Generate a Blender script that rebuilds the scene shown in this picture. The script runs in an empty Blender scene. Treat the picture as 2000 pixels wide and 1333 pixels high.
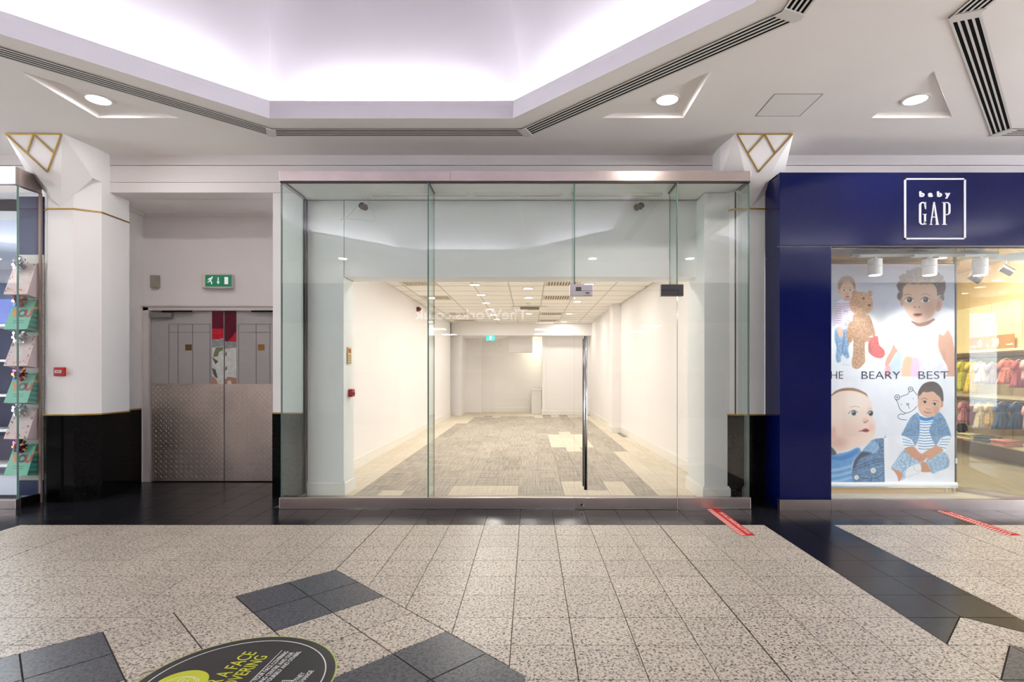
import bpy, bmesh, math, random
import numpy as np
from mathutils import Vector, Matrix, Euler
random.seed(7)
PI = math.pi
SC = bpy.context.scene
COL = SC.collection
F, HC, CX, CY = 1070.0, 1.31, 1036.0, 728.0     # focal length (px of 2000), eye height, vanishing point

# ------------------------------------------------------------------ camera, world, exposure
cam = bpy.data.objects.new('camera', bpy.data.cameras.new('camera'))
COL.objects.link(cam)
cam.location = (0, 0, HC)
cam.rotation_euler = (PI/2, 0, 0)
cam.data.sensor_width = 36
cam.data.lens = 36*F/2000
cam.data.shift_x = -(CX-1000)/2000
cam.data.shift_y = (CY-666.5)/2000
cam.data.clip_end = 100
SC.camera = cam
W = bpy.data.worlds.new('world'); SC.world = W; W.use_nodes = True
W.node_tree.nodes['Background'].inputs[0].default_value = (0.92, 0.95, 1.0, 1)
W.node_tree.nodes['Background'].inputs[1].default_value = 8.6
SC.view_settings.view_transform = 'Standard'
SC.view_settings.look = 'None'
SC.view_settings.gamma = 1
SC.view_settings.use_curve_mapping = False
SC.view_settings.exposure = 0.68
cy = SC.cycles
cy.use_denoising = True
cy.max_bounces = 10; cy.diffuse_bounces = 5; cy.glossy_bounces = 4; cy.transmission_bounces = 4
cy.transparent_max_bounces = 16
cy.caustics_reflective = False; cy.caustics_refractive = False
cy.sample_clamp_indirect = 6.0

COVE_W, DOWN_W, SHOP_W, ALC_W = 12.0, 8.5, 8.4, 24.0

def s2l(c): return c/12.92 if c <= 0.04045 else ((c+0.055)/1.055)**2.4
def rgb(r, g, b): return (s2l(r/255), s2l(g/255), s2l(b/255), 1.0)
def at(px, py, Y): return Vector(((px-CX)*Y/F, Y, HC-(py-CY)*Y/F))
def ax(px, Y): return (px-CX)*Y/F
def az(py, Y): return HC-(py-CY)*Y/F

def area_light(name, loc, target, sx, sy, watts, color=(1, 1, 1), shape='RECTANGLE', spread=None, roll=None):
    d = bpy.data.lights.new(name, 'AREA'); d.shape = shape; d.size = sx; d.size_y = sy
    d.energy = watts; d.color = color
    if spread: d.spread = spread
    o = bpy.data.objects.new(name, d); COL.objects.link(o)
    o.location = loc
    v = Vector(target) - Vector(loc)
    if roll is None:
        o.rotation_euler = v.to_track_quat('-Z', 'Y').to_euler()
    else:                                      # roll = direction of local X
        z = -v.normalized(); x = Vector(roll).normalized(); y = z.cross(x).normalized(); x = y.cross(z)
        o.matrix_world = Matrix.Translation(loc) @ Matrix((x, y, z)).transposed().to_4x4()
    return o

def spot_light(name, loc, target, watts, color, angle, blend=0.5, r=0.03):
    d = bpy.data.lights.new(name, 'SPOT'); d.energy = watts; d.color = color
    d.spot_size = angle; d.spot_blend = blend; d.shadow_soft_size = r
    o = bpy.data.objects.new(name, d); COL.objects.link(o); o.location = loc
    o.rotation_euler = (Vector(target)-Vector(loc)).to_track_quat('-Z', 'Y').to_euler()
    return o

# ------------------------------------------------------------------ module of the mall
MOD = 6.95
OC = [(-1.255+MOD*k, 2.29) for k in (-1, 0, 1)]    # centres of the octagonal coffers
AP = 2.645
ZC = 3.60
def octagon(cx, cyy, ap):
    R = ap/math.cos(PI/8)
    return [(cx+R*math.cos(PI/8+k*PI/4), cyy+R*math.sin(PI/8+k*PI/4)) for k in range(8)]
# cove tubes hidden behind the lip of every coffer
COOL = (0.95, 0.965, 1.0)
for i, (ox, oy) in enumerate(OC):
    for k in range(8):
        a = k*PI/4
        n = Vector((math.cos(a), math.sin(a), 0)); t = Vector((-math.sin(a), math.cos(a), 0))
        p = Vector((ox, oy, 3.73)) + n*2.77
        area_light('cove_light', p, p + n*1.0 + Vector((0, 0, 0.62)), 1.75, 0.07, COVE_W, COOL, roll=t)
# downlights of the mall: positions of the discs in the ceiling
DOWN = []
for (ox, oy) in OC:
    for sx in (-1, 1):
        DOWN.append((ox+sx*2.42, 4.66, ZC+0.035)); DOWN.append((ox+sx*2.5, -0.42, ZC))
for (x, y, z) in DOWN:
    area_light('downlight_light', (x, y, z-0.012), (x, y, 0), 0.15, 0.15, DOWN_W, (1, 0.95, 0.88), 'DISK')
WARM = (1, 0.935, 0.885)
SHOP_DOWN = [(-0.94, 6.85+1.2*k) for k in range(8)] + [(0.98, 6.9), (0.98, 9.2), (0.98, 11.45), (0.98, 13.8), (0.98, 16.0), (-0.04, 9.66), (-0.04, 10.85), (-0.04, 13.8)]
ZS = 2.80
for (x, y) in SHOP_DOWN:
    area_light('shop_light', (x, y, ZS-0.02), (x, y, 0), 0.15, 0.15, SHOP_W, WARM, 'DISK')
area_light('alcove_light', (0.1, 17.5, 2.38), (0.0, 17.9, 0.5), 0.3, 0.3, ALC_W*0.35, (1, 0.95, 0.72), 'DISK')

# ------------------------------------------------------------------ materials
MATS = {}
def mat(name, color, rough=0.5, metal=0.0, spec=0.5, coat=0.0, noise=0.0, nscale=8.0, bump=0.0, bscale=40.0, emit=None, estr=0.0, rand=0.0):
    if name in MATS: return MATS[name]
    m = bpy.data.materials.new(name); m.use_nodes = True
    nt = m.node_tree; b = nt.nodes['Principled BSDF']
    b.inputs['Roughness'].default_value = rough; b.inputs['Metallic'].default_value = metal
    b.inputs['Specular IOR Level'].default_value = spec
    b.inputs['Coat Weight'].default_value = coat; b.inputs['Coat Roughness'].default_value = 0.06
    b.inputs['Base Color'].default_value = color
    tc = nt.nodes.new('ShaderNodeTexCoord')
    last = None
    n = nt.nodes.new('ShaderNodeTexNoise'); n.inputs['Scale'].default_value = nscale; n.inputs['Detail'].default_value = 4
    nt.links.new(tc.outputs['Object'], n.inputs['Vector'])
    mp = nt.nodes.new('ShaderNodeMapRange'); mp.inputs[1].default_value = 0.3; mp.inputs[2].default_value = 0.7
    nn = max(noise, 0.01)
    mp.inputs[3].default_value = 1-nn; mp.inputs[4].default_value = 1+nn
    nt.links.new(n.outputs[0], mp.inputs[0]); last = mp.outputs[0]
    if rand:
        oi = nt.nodes.new('ShaderNodeObjectInfo'); m2 = nt.nodes.new('ShaderNodeMapRange')
        m2.inputs[3].default_value = 1-rand; m2.inputs[4].default_value = 1+rand
        nt.links.new(oi.outputs['Random'], m2.inputs[0])
        mm = nt.nodes.new('ShaderNodeMath'); mm.operation = 'MULTIPLY'
        nt.links.new(last, mm.inputs[0]); nt.links.new(m2.outputs[0], mm.inputs[1]); last = mm.outputs[0]
    vm = nt.nodes.new('ShaderNodeVectorMath'); vm.operation = 'SCALE'; vm.inputs[0].default_value = color[:3]
    nt.links.new(last, vm.inputs['Scale']); nt.links.new(vm.outputs[0], b.inputs['Base Color'])
    if bump:
        n2 = nt.nodes.new('ShaderNodeTexNoise'); n2.inputs['Scale'].default_value = bscale; n2.inputs['Detail'].default_value = 3
        nt.links.new(tc.outputs['Object'], n2.inputs['Vector'])
        bp = nt.nodes.new('ShaderNodeBump'); bp.inputs['Strength'].default_value = bump; bp.inputs['Distance'].default_value = 0.01
        nt.links.new(n2.outputs[0], bp.inputs['Height']); nt.links.new(bp.outputs[0], b.inputs['Normal'])
    if emit:
        b.inputs['Emission Color'].default_value = emit; b.inputs['Emission Strength'].default_value = estr
    MATS[name] = m
    return m

def granite(name, base, dark, mid, thr, rough, rand=0.06, scale=1.0):
    m = bpy.data.materials.new(name); m.use_nodes = True; nt = m.node_tree; b = nt.nodes['Principled BSDF']
    tc = nt.nodes.new('ShaderNodeTexCoord')
    n1 = nt.nodes.new('ShaderNodeTexNoise'); n1.inputs['Scale'].default_value = 78*scale; n1.inputs['Detail'].default_value = 2.5; n1.inputs['Roughness'].default_value = 0.55
    n1.inputs['Distortion'].default_value = 0.6
    n2 = nt.nodes.new('ShaderNodeTexNoise'); n2.inputs['Scale'].default_value = 44*scale; n2.inputs['Detail'].default_value = 2
    n3 = nt.nodes.new('ShaderNodeTexNoise'); n3.inputs['Scale'].default_value = 1.3; n3.inputs['Detail'].default_value = 2
    for n in (n1, n2, n3): nt.links.new(tc.outputs['Object'], n.inputs['Vector'])
    r1 = nt.nodes.new('ShaderNodeValToRGB'); r1.color_ramp.elements[0].position = thr-0.035; r1.color_ramp.elements[1].position = thr+0.03
    r1.color_ramp.elements[0].color = dark; r1.color_ramp.elements[1].color = base
    nt.links.new(n1.outputs[0], r1.inputs[0])
    r2 = nt.nodes.new('ShaderNodeValToRGB'); r2.color_ramp.elements[0].position = 0.5; r2.color_ramp.elements[1].position = 0.62
    nt.links.new(n2.outputs[0], r2.inputs[0])
    mx = nt.nodes.new('ShaderNodeMix'); mx.data_type = 'RGBA'; mx.inputs[7].default_value = mid
    ml = nt.nodes.new('ShaderNodeMath'); ml.operation = 'MULTIPLY'; ml.inputs[1].default_value = 0.55
    nt.links.new(r2.outputs[0], ml.inputs[0]); nt.links.new(ml.outputs[0], mx.inputs[0]); nt.links.new(r1.outputs[0], mx.inputs[6])
    oi = nt.nodes.new('ShaderNodeObjectInfo'); m2 = nt.nodes.new('ShaderNodeMapRange')
    m2.inputs[3].default_value = 1-rand; m2.inputs[4].default_value = 1+rand; nt.links.new(oi.outputs['Random'], m2.inputs[0])
    m3 = nt.nodes.new('ShaderNodeMapRange'); m3.inputs[1].default_value = .3; m3.inputs[2].default_value = .7; m3.inputs[3].default_value = 0.95; m3.inputs[4].default_value = 1.05
    nt.links.new(n3.outputs[0], m3.inputs[0])
    mm = nt.nodes.new('ShaderNodeMath'); mm.operation = 'MULTIPLY'; nt.links.new(m2.outputs[0], mm.inputs[0]); nt.links.new(m3.outputs[0], mm.inputs[1])
    vm = nt.nodes.new('ShaderNodeVectorMath'); vm.operation = 'SCALE'
    nt.links.new(mx.outputs[2], vm.inputs[0]); nt.links.new(mm.outputs[0], vm.inputs['Scale'])
    nt.links.new(vm.outputs[0], b.inputs['Base Color'])
    b.inputs['Roughness'].default_value = rough
    MATS[name] = m
    return m

def glass_mat(name, tint, refl=1.0):
    m = bpy.data.materials.new(name); m.use_nodes = True; nt = m.node_tree
    for n in list(nt.nodes):
        if n.type != 'OUTPUT_MATERIAL': nt.nodes.remove(n)
    out = nt.nodes['Material Output']
    tr = nt.nodes.new('ShaderNodeBsdfTransparent'); tr.inputs[0].default_value = tint
    gl = nt.nodes.new('ShaderNodeBsdfGlossy'); gl.inputs['Roughness'].default_value = 0.0; gl.inputs[0].default_value = (refl, refl, refl, 1)
    fr = nt.nodes.new('ShaderNodeFresnel'); fr.inputs[0].default_value = 1.5
    # same reflectance entering and leaving the sheet: mirror the facing of the inner side
    mx = nt.nodes.new('ShaderNodeMixShader')
    ly = nt.nodes.new('ShaderNodeNewGeometry')
    ior = nt.nodes.new('ShaderNodeMapRange'); ior.inputs[3].default_value = 1.5; ior.inputs[4].default_value = 1/1.5
    nt.links.new(ly.outputs['Backfacing'], ior.inputs[0]); nt.links.new(ior.outputs[0], fr.inputs[0])
    nt.links.new(fr.outputs[0], mx.inputs[0]); nt.links.new(tr.outputs[0], mx.inputs[1]); nt.links.new(gl.outputs[0], mx.inputs[2])
    nt.links.new(mx.outputs[0], out.inputs[0])
    MATS[name] = m
    return m

wall_m = mat('mall_wall_paint', rgb(232, 226, 226), 0.6, noise=0.015, nscale=3)
ceil_m = mat('mall_ceiling_paint', rgb(240, 235, 232), 0.75, noise=0.015, nscale=2)
cove_m = mat('cove_white_paint', rgb(214, 210, 216), 0.8, noise=0.01, nscale=2)
col_m = mat('column_white_paint', rgb(238, 235, 235), 0.5, noise=0.015, nscale=3)
gold_m = mat('brass_strip', rgb(176, 142, 70), 0.35, metal=0.8, noise=0.1, nscale=30)
blackstone_m = mat('polished_black_granite', rgb(10, 10, 12), 0.08, noise=0.2, nscale=60, spec=0.12)
blacktile_m = mat('black_floor_granite', rgb(26, 27, 32), 0.2, spec=0.14, noise=0.18, nscale=90, rand=0.12)
grout_m = mat('brown_grout', rgb(66, 58, 50), 0.9)
light_granite = granite('pale_speckled_granite', rgb(198, 188, 173), rgb(76, 70, 64), rgb(148, 140, 130), 0.445, 0.38)
dark_granite = granite('dark_grey_granite', rgb(80, 83, 90), rgb(44, 46, 52), rgb(62, 64, 71), 0.48, 0.35, scale=0.8)
steel_m = mat('brushed_steel', rgb(205, 192, 188), 0.3, metal=1.0, noise=0.05, nscale=4)
steel_dk = mat('dark_steel', rgb(98, 94, 94), 0.35, metal=0.9, noise=0.05, nscale=6)
chrome_m = mat('satin_chrome', rgb(190, 188, 190), 0.2, metal=1.0)
glass_m = glass_mat('clear_green_glass', (0.972, 0.984, 0.976, 1))
glass_s = glass_mat('side_green_glass', (0.90, 0.955, 0.94, 1))
edge_m = mat('green_glass_edge', rgb(96, 128, 120), 0.12, noise=0.05, nscale=5)
shopwall_m = mat('shop_cream_wall_paint', rgb(241, 238, 237), 0.7, noise=0.01, nscale=2)
pier_m = mat('shop_front_white_paint', rgb(236, 238, 237), 0.6, noise=0.01, nscale=3)
skirt_m = mat('skirting_white_gloss', rgb(236, 234, 228), 0.35, noise=0.01)
vent_m = mat('vent_grey_frame', rgb(214, 210, 206), 0.5)
black_m = mat('vent_black_slot', rgb(8, 8, 8), 0.8, spec=0.1)
grey_door = mat('grey_door_paint', rgb(176, 172, 172), 0.5, noise=0.03, nscale=12)
frame_m = mat('door_frame_white', rgb(214, 206, 204), 0.5, noise=0.02)
tread_m = mat('aluminium_tread_plate', rgb(214, 200, 190), 0.5, metal=1.0, noise=0.15, nscale=3)
lozenge_m = mat('tread_plate_lozenge', rgb(225, 214, 206), 0.32, metal=1.0, noise=0.1, nscale=14)
navy_m = mat('navy_gloss_panel', rgb(2, 12, 66), 0.12, noise=0.06, nscale=2, spec=0.3)
white_pl = mat('white_plastic', rgb(228, 228, 226), 0.4)
red_pl = mat('red_plastic', rgb(176, 30, 30), 0.4)
dark_pl = mat('dark_plastic', rgb(48, 40, 38), 0.5)
lamp_m = mat('downlight_diffuser', (1, 0.95, 0.86, 1), 0.4, emit=(1, 0.95, 0.86, 1), estr=7.0)
lamp_w = mat('shop_downlight_diffuser', (1, 0.95, 0.84, 1), 0.4, emit=(1, 0.93, 0.8, 1), estr=7.0)
panel_l = mat('ceiling_light_panel', (0.9, 0.95, 1, 1), 0.4, emit=(0.88, 0.95, 1, 1), estr=9.0)

# ------------------------------------------------------------------ mesh helpers
class MB:
    def __init__(s): s.v = []; s.f = []; s.mi = []
    def add(s, vs, fs, mi=0):
        o = len(s.v); s.v += [tuple(p) for p in vs]
        for f in fs: s.f.append([i+o for i in f]); s.mi.append(mi)
        return s
    def box(s, x0, x1, y0, y1, z0, z1, mi=0):
        if x0 > x1: x0, x1 = x1, x0
        if y0 > y1: y0, y1 = y1, y0
        if z0 > z1: z0, z1 = z1, z0
        return s.add([(x0,y0,z0),(x1,y0,z0),(x1,y1,z0),(x0,y1,z0),(x0,y0,z1),(x1,y0,z1),(x1,y1,z1),(x0,y1,z1)],
                     [(0,3,2,1),(4,5,6,7),(0,1,5,4),(1,2,6,5),(2,3,7,6),(3,0,4,7)], mi)
    def prism(s, poly, z0, z1, mi=0, axis='z'):
        n = len(poly)
        if axis == 'z': a = [(x, y, z0) for x, y in poly]; b = [(x, y, z1) for x, y in poly]
        elif axis == 'y': a = [(x, z0, y) for x, y in poly]; b = [(x, z1, y) for x, y in poly]
        else: a = [(z0, x, y) for x, y in poly]; b = [(z1, x, y) for x, y in poly]
        return s.add(a+b, [tuple(range(n))[::-1], tuple(range(n, 2*n))]+[(i, (i+1) % n, n+(i+1) % n, n+i) for i in range(n)], mi)
    def tube(s, pts, r, n=10, mi=0, caps=True):
        pts = [Vector(p) for p in pts]; rings = []
        for i, p in enumerate(pts):
            d = (pts[min(i+1, len(pts)-1)]-pts[max(i-1, 0)]).normalized()
            u = d.cross(Vector((0, 0, 1)));
            if u.length < 1e-3: u = d.cross(Vector((1, 0, 0)))
            u.normalize(); w = d.cross(u)
            rr = r[i] if isinstance(r, (list, tuple)) else r
            rings.append([p+u*rr*math.cos(2*PI*k/n)+w*rr*math.sin(2*PI*k/n) for k in range(n)])
        vs = [q for ring in rings for q in ring]; fs = []
        for i in range(len(pts)-1):
            for k in range(n):
                fs.append((i*n+k, i*n+(k+1) % n, (i+1)*n+(k+1) % n, (i+1)*n+k))
        if caps: fs.append(tuple(range(n))[::-1]); fs.append(tuple(range((len(pts)-1)*n, len(pts)*n)))
        return s.add(vs, fs, mi)
    def ball(s, c, rx, ry, rz, n=10, m=6, mi=0):
        vs = []; fs = []
        for i in range(1, m):
            for k in range(n):
                t = PI*i/m; p = 2*PI*k/n
                vs.append((c[0]+rx*math.sin(t)*math.cos(p), c[1]+ry*math.sin(t)*math.sin(p), c[2]+rz*math.cos(t)))
        top = len(vs); vs.append((c[0], c[1], c[2]+rz)); vs.append((c[0], c[1], c[2]-rz))
        for i in range(m-2):
            for k in range(n): fs.append((i*n+k, (i+1)*n+k, (i+1)*n+(k+1) % n, i*n+(k+1) % n))
        for k in range(n): fs.append((top, k, (k+1) % n)); fs.append((top+1, (m-2)*n+(k+1) % n, (m-2)*n+k))
        return s.add(vs, fs, mi)
    def disc(s, cx, cyy, z0, z1, r, n=32, mi=0):
        return s.prism([(cx+r*math.cos(2*PI*k/n), cyy+r*math.sin(2*PI*k/n)) for k in range(n)], z0, z1, mi)
    def ring(s, cx, cyy, z0, z1, r0, r1, n=32, mi=0):
        vs = []
        for k in range(n):
            c, d = math.cos(2*PI*k/n), math.sin(2*PI*k/n)
            vs += [(cx+r0*c, cyy+r0*d, z0), (cx+r1*c, cyy+r1*d, z0), (cx+r1*c, cyy+r1*d, z1), (cx+r0*c, cyy+r0*d, z1)]
        fs = []
        for k in range(n):
            a = 4*k; b = 4*((k+1) % n)
            for j in range(4): fs.append((a+j, a+(j+1) % 4, b+(j+1) % 4, b+j))
        return s.add(vs, fs, mi)
    def hull(s, pts, mi=0):
        bm = bmesh.new(); 
        for p in pts: bm.verts.new(p)
        r = bmesh.ops.convex_hull(bm, input=bm.verts)
        bmesh.ops.delete(bm, geom=[g for g in r['geom_interior'] if isinstance(g, bmesh.types.BMVert)], context='VERTS')
        bm.verts.index_update()
        s.add([v.co[:] for v in bm.verts], [[v.index for v in f.verts] for f in bm.faces], mi); bm.free()
        return s
    def xf(s, M):
        s.v = [tuple(M @ Vector(p)) for p in s.v]; return s
    def build(s, name, mats, parent=None, smooth=False, bevel=0, recalc=True, kind=None):
        me = bpy.data.meshes.new(name); me.from_pydata(s.v, [], s.f)
        if not isinstance(mats, (list, tuple)): mats = [mats]
        for m in mats: me.materials.append(m)
        me.polygons.foreach_set('material_index', s.mi)
        if smooth: me.polygons.foreach_set('use_smooth', [True]*len(s.f))
        me.update()
        if recalc:
            bm = bmesh.new(); bm.from_mesh(me); bmesh.ops.recalc_face_normals(bm, faces=bm.faces); bm.to_mesh(me); bm.free()
        o = bpy.data.objects.new(name, me); COL.objects.link(o)
        if parent:
            o.parent = parent
            o.matrix_parent_inverse = parent.matrix_basis.inverted()
        if bevel:
            bv = o.modifiers.new('bevel', 'BEVEL'); bv.width = bevel; bv.segments = 2; bv.limit_method = 'ANGLE'
        if kind: o['kind'] = kind
        return o

def tag(o, label=None, cat=None, group=None, kind=None):
    if label: o['label'] = label
    if cat: o['category'] = cat
    if group: o['group'] = group
    if kind: o['kind'] = kind
    return o
def empty(name, loc=(0, 0, 0), label=None, cat=None, group=None, kind=None):
    o = bpy.data.objects.new(name, None); COL.objects.link(o); o.location = loc
    return tag(o, label, cat, group, kind)
def struct(o, label=None):
    o['kind'] = 'structure'
    if label: o['label'] = label
    return o
def bx(*a, mi=0): return MB().box(*a, mi=mi)

def text(name, s, size, m, parent, M, extrude=0.002, align='LEFT', sx=1.0, bold=0.0, spacing=1.0):
    c = bpy.data.curves.new(name, 'FONT'); c.body = s; c.size = size; c.extrude = extrude; c.align_x = align
    c.offset = bold; c.space_character = spacing; c.resolution_u = 4
    o = bpy.data.objects.new(name+'_tmp', c); COL.objects.link(o)
    bpy.context.view_layer.update()
    me = bpy.data.meshes.new_from_object(o.evaluated_get(bpy.context.evaluated_depsgraph_get()))
    bpy.data.objects.remove(o); bpy.data.curves.remove(c)
    me.transform(M @ Matrix.Diagonal((sx, 1, 1, 1)))
    me.materials.clear(); me.materials.append(m)
    r = bpy.data.objects.new(name, me); COL.objects.link(r)
    if parent:
        r.parent = parent; r.matrix_parent_inverse = parent.matrix_basis.inverted()
    return r
FRONT = Euler((PI/2, 0, 0)).to_matrix().to_4x4()          # text facing -Y
def TF(x, y, z): return Matrix.Translation((x, y, z)) @ FRONT

# ------------------------------------------------------------------ polygon clipping for tiles
def clip(poly, a, b, c):                                   # keep a*x+b*y >= c
    out = []
    for i in range(len(poly)):
        p, q = poly[i], poly[(i+1) % len(poly)]
        dp = a*p[0]+b*p[1]-c; dq = a*q[0]+b*q[1]-c
        if dp >= 0: out.append(p)
        if (dp >= 0) != (dq >= 0):
            t = dp/(dp-dq); out.append((p[0]+t*(q[0]-p[0]), p[1]+t*(q[1]-p[1])))
    res = []
    for p in out:
        if not res or math.dist(p, res[-1]) > 1e-5: res.append(p)
    if len(res) > 1 and math.dist(res[0], res[-1]) < 1e-5: res.pop()
    return res if len(res) > 2 else []
def parea(p): return abs(sum(p[i][0]*p[(i+1) % len(p)][1]-p[(i+1) % len(p)][0]*p[i][1] for i in range(len(p)))/2)
def inset(poly, d):
    s = sum(poly[i][0]*poly[(i+1) % len(poly)][1]-poly[(i+1) % len(poly)][0]*poly[i][1] for i in range(len(poly)))
    if s < 0: poly = poly[::-1]
    r = poly
    for i in range(len(poly)):
        p, q = poly[i], poly[(i+1) % len(poly)]
        L = math.dist(p, q)
        if L < 1e-6: continue
        nx, ny = -(q[1]-p[1])/L, (q[0]-p[0])/L
        dd = d(p, q) if callable(d) else d
        r = clip(r, nx, ny, nx*p[0]+ny*p[1]+dd)
        if not r: return []
    return r

# ================================================================== STRUCTURE
# ---- mall floor: grout bed + every tile
GX = -1.294                       # a main joint
heavyX = [GX+2.4*k for k in range(-5, 7)]
def joint(p, q):
    if abs(p[0]-q[0]) < 1e-4 and any(abs(p[0]-h) < 2e-3 for h in heavyX) and p[1] < 4.75: return 0.0042
    if abs(abs(p[0]-q[0])-abs(p[1]-q[1])) < 1e-3 and abs(p[0]-q[0]) > .02: return 0.0036
    return 0.0021
floor = struct(bx(-5.19, 5.305, 2.036, 6.6, -0.12, -0.005).build('floor', grout_m), 'mall floor of granite tiles')
struct(MB().box(-14.5, 11.0, -1.0, 2.035, -0.12, 0.0).box(-14.5, -5.196, 2.035, 4.705, -.12, 0).box(5.308, 11.0, 2.035, 4.705, -.12, 0).build('floor', light_granite), 'pale granite mall floor behind and beside the view')
struct(MB().box(-14.5, -5.196, 4.705, 5.86, -.12, 0).box(5.308, 11.0, 4.705, 5.86, -.12, 0).build('floor', blacktile_m), 'black granite strip beyond the frame edges')
tile_polys = []                   # (kind, poly)
XL = lambda y: (-60-CX)*y/F-0.35
XR = lambda y: (2060-CX)*y/F+0.35
AY = 3.64
def keep(poly):
    y = max(p[1] for p in poly); xs = [p[0] for p in poly]
    return min(xs) < 5.29 and max(xs) > -5.15 and y > 2.1 and parea(poly) > 0.0015
ROWY = [4.705-0.2965*k for k in range(0, 11)]
ncol0, ncol1 = -14, 26
BL, BR = GX+0.3*11, GX+0.3*13     # right black band
LBL, LBR = -4.96, -4.38           # left black band
cxn = GX+0.3*12
for k in range(len(ROWY)-1):
    y1, y0 = ROWY[k], ROWY[k+1]
    for i in range(ncol0, ncol1):
        x0 = GX+0.3*i; x1 = x0+0.3
        cell = [(x0, y0), (x1, y0), (x1, y1), (x0, y1)]
        if not keep(cell): continue
        # outside the diamond of rotated tiles
        if y0 < AY:
            if x1 <= GX+1e-6 and x0 > GX-2.6: cell = clip(cell, -1, 1, AY-GX)          # y - x > AY-GX
            elif x0 >= GX-1e-6 and x1 < 0.1: cell = clip(cell, 1, 1, AY+GX)
            elif x1 <= GX+1e-6: cell = clip(cell, -1, 1, AY-GX)
            if not cell: continue
        pieces = []
        if BL-1e-4 <= x0 < BR-1e-4:
            # band with a notch whose point is (cxn, 2.94)
            if x1 <= cxn+1e-4:
                a = clip(cell, -1, 1, 2.94-cxn); b = clip(cell, 1, -1, -(2.94-cxn))
            else:
                a = clip(cell, 1, 1, 2.94+cxn); b = clip(cell, -1, -1, -(2.94+cxn))
            # dark diamond below 2.635
            if a: pieces.append(('black', a))
            if b:
                sgn = -1 if x1 <= cxn+1e-4 else 1
                lim = 2.635+sgn*cxn
                c1 = clip(b, sgn, 1, lim); c2 = clip(b, -sgn, -1, -lim)
                if c1: pieces.append(('pale', c1))
                if c2: pieces.append(('dark', c2))
        else:
            mid = clip(clip(cell, 1, 0, LBL), -1, 0, -LBR) if y1 > 2.7 else []
            if mid and parea(mid) > 0.001:
                lft = clip(cell, -1, 0, -LBL); rgt = clip(cell, 1, 0, LBR)
                pieces.append(('black', mid))
                if lft: pieces.append(('pale', lft))
                if rgt: pieces.append(('pale', rgt))
            else: pieces.append(('pale', cell))
        for kd, p in pieces:
            if parea(p) > 0.0006: tile_polys.append((kd, p))
# rotated tiles inside the diamond
tw = 0.3075; s = math.sqrt(.5)
for i in range(0, 9):
    for j in range(0, 9):
        def rp(u, v): return (GX+(u-v)*s, AY-(u+v)*s)
        cell = [rp(i*tw, j*tw), rp((i+1)*tw, j*tw), rp((i+1)*tw, (j+1)*tw), rp(i*tw, (j+1)*tw)]
        if min(p[1] for p in cell) < 2.037: cell = clip(cell, 0, 1, 2.037)
        if cell and max(p[0] for p in cell) > -0.02: cell = clip(cell, -1, 0, 0.02)
        if not cell or not keep(cell): continue
        dk = (i//2) % 2 == 0 and (j//2) % 2 == 0
        tile_polys.append(('dark' if dk else 'pale', cell))
# black strip in front of the shops and the recess
for (x0r, x1r, y0r, y1r) in ((-99, 99, 4.705, 5.30), (-99, 99, 5.30, 5.90), (-4.66, -2.7, 5.90, 6.58)):
    ny = 2
    for jj in range(ny):
        ya = y0r+(y1r-y0r)*jj/ny; yb = y0r+(y1r-y0r)*(jj+1)/ny
        for i in range(-20, 26):
            xa = max(GX+0.3*i, x0r); xb = min(GX+0.3*(i+1), x1r)
            if xb-xa < 0.02: continue
            if ya >= 5.29 and not (xb < -2.3 or 2.0 < xa < 2.6): continue
            if xb < -5.15 or xa > 5.29: continue
            if ya >= 5.29 and xb < -5.2: continue
            tile_polys.append(('black', [(xa, ya), (xb, ya), (xb, yb), (xa, yb)]))
cnt = {}
for kd, p in tile_polys:
    q = inset(p, joint)
    if not q or parea(q) < 0.0005: continue
    nm, mm = {'pale': ('granite_tile', light_granite), 'dark': ('dark_granite_tile', dark_granite), 'black': ('black_tile', blacktile_m)}[kd]
    dz = random.uniform(-0.0004, 0.0)
    cnt[nm] = cnt.get(nm, 0)+1
    MB().prism(q, -0.02, dz).build(nm, mm, floor)
print('TILES', cnt)

# ---- mall ceiling with octagonal openings and triangular recesses
def fill_plane(outer, holes, z, name, m, parent=None):
    bm = bmesh.new(); edges = []
    for loop in [outer]+holes:
        vs = [bm.verts.new((x, y, z)) for x, y in loop]
        for i in range(len(vs)): edges.append(bm.edges.new((vs[i], vs[(i+1) % len(vs)])))
    bmesh.ops.triangle_fill(bm, use_beauty=True, edges=edges)
    me = bpy.data.meshes.new(name); bm.to_mesh(me); bm.free(); me.materials.append(m)
    o = bpy.data.objects.new(name, me); COL.objects.link(o)
    if parent: o.parent = parent
    return o
ceiling = empty('ceiling', (0, 0, ZC)); struct(ceiling, 'grey white mall ceiling with octagonal coffers')
TRI = []
for (a_, b_) in ((-14.5, OC[0][0]-MOD/2), (OC[-1][0]+MOD/2, 11.0)): bx(a_, b_, -.8, 5.86, ZC, ZC+.02).build('soffit_plane', ceil_m, ceiling)
for k, (ox, oy) in enumerate(OC):
    holes = [octagon(ox, oy, AP)]
    tris = []
    if True:
        for sg in (-1, 1):
            c = ox+sg*2.63
            tris.append([(c, 4.925), (c-sg*0.73, 4.925), (c, 4.16)])
    TRI += tris
    o = fill_plane([(ox-MOD/2, -0.8), (ox+MOD/2, -0.8), (ox+MOD/2, 5.86), (ox-MOD/2, 5.86)], holes+tris, ZC, 'soffit_plane', ceil_m)
    o.parent = ceiling; o.matrix_parent_inverse = ceiling.matrix_basis.inverted()
    o['label'] = 'flat soffit around an octagonal coffer'
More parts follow.
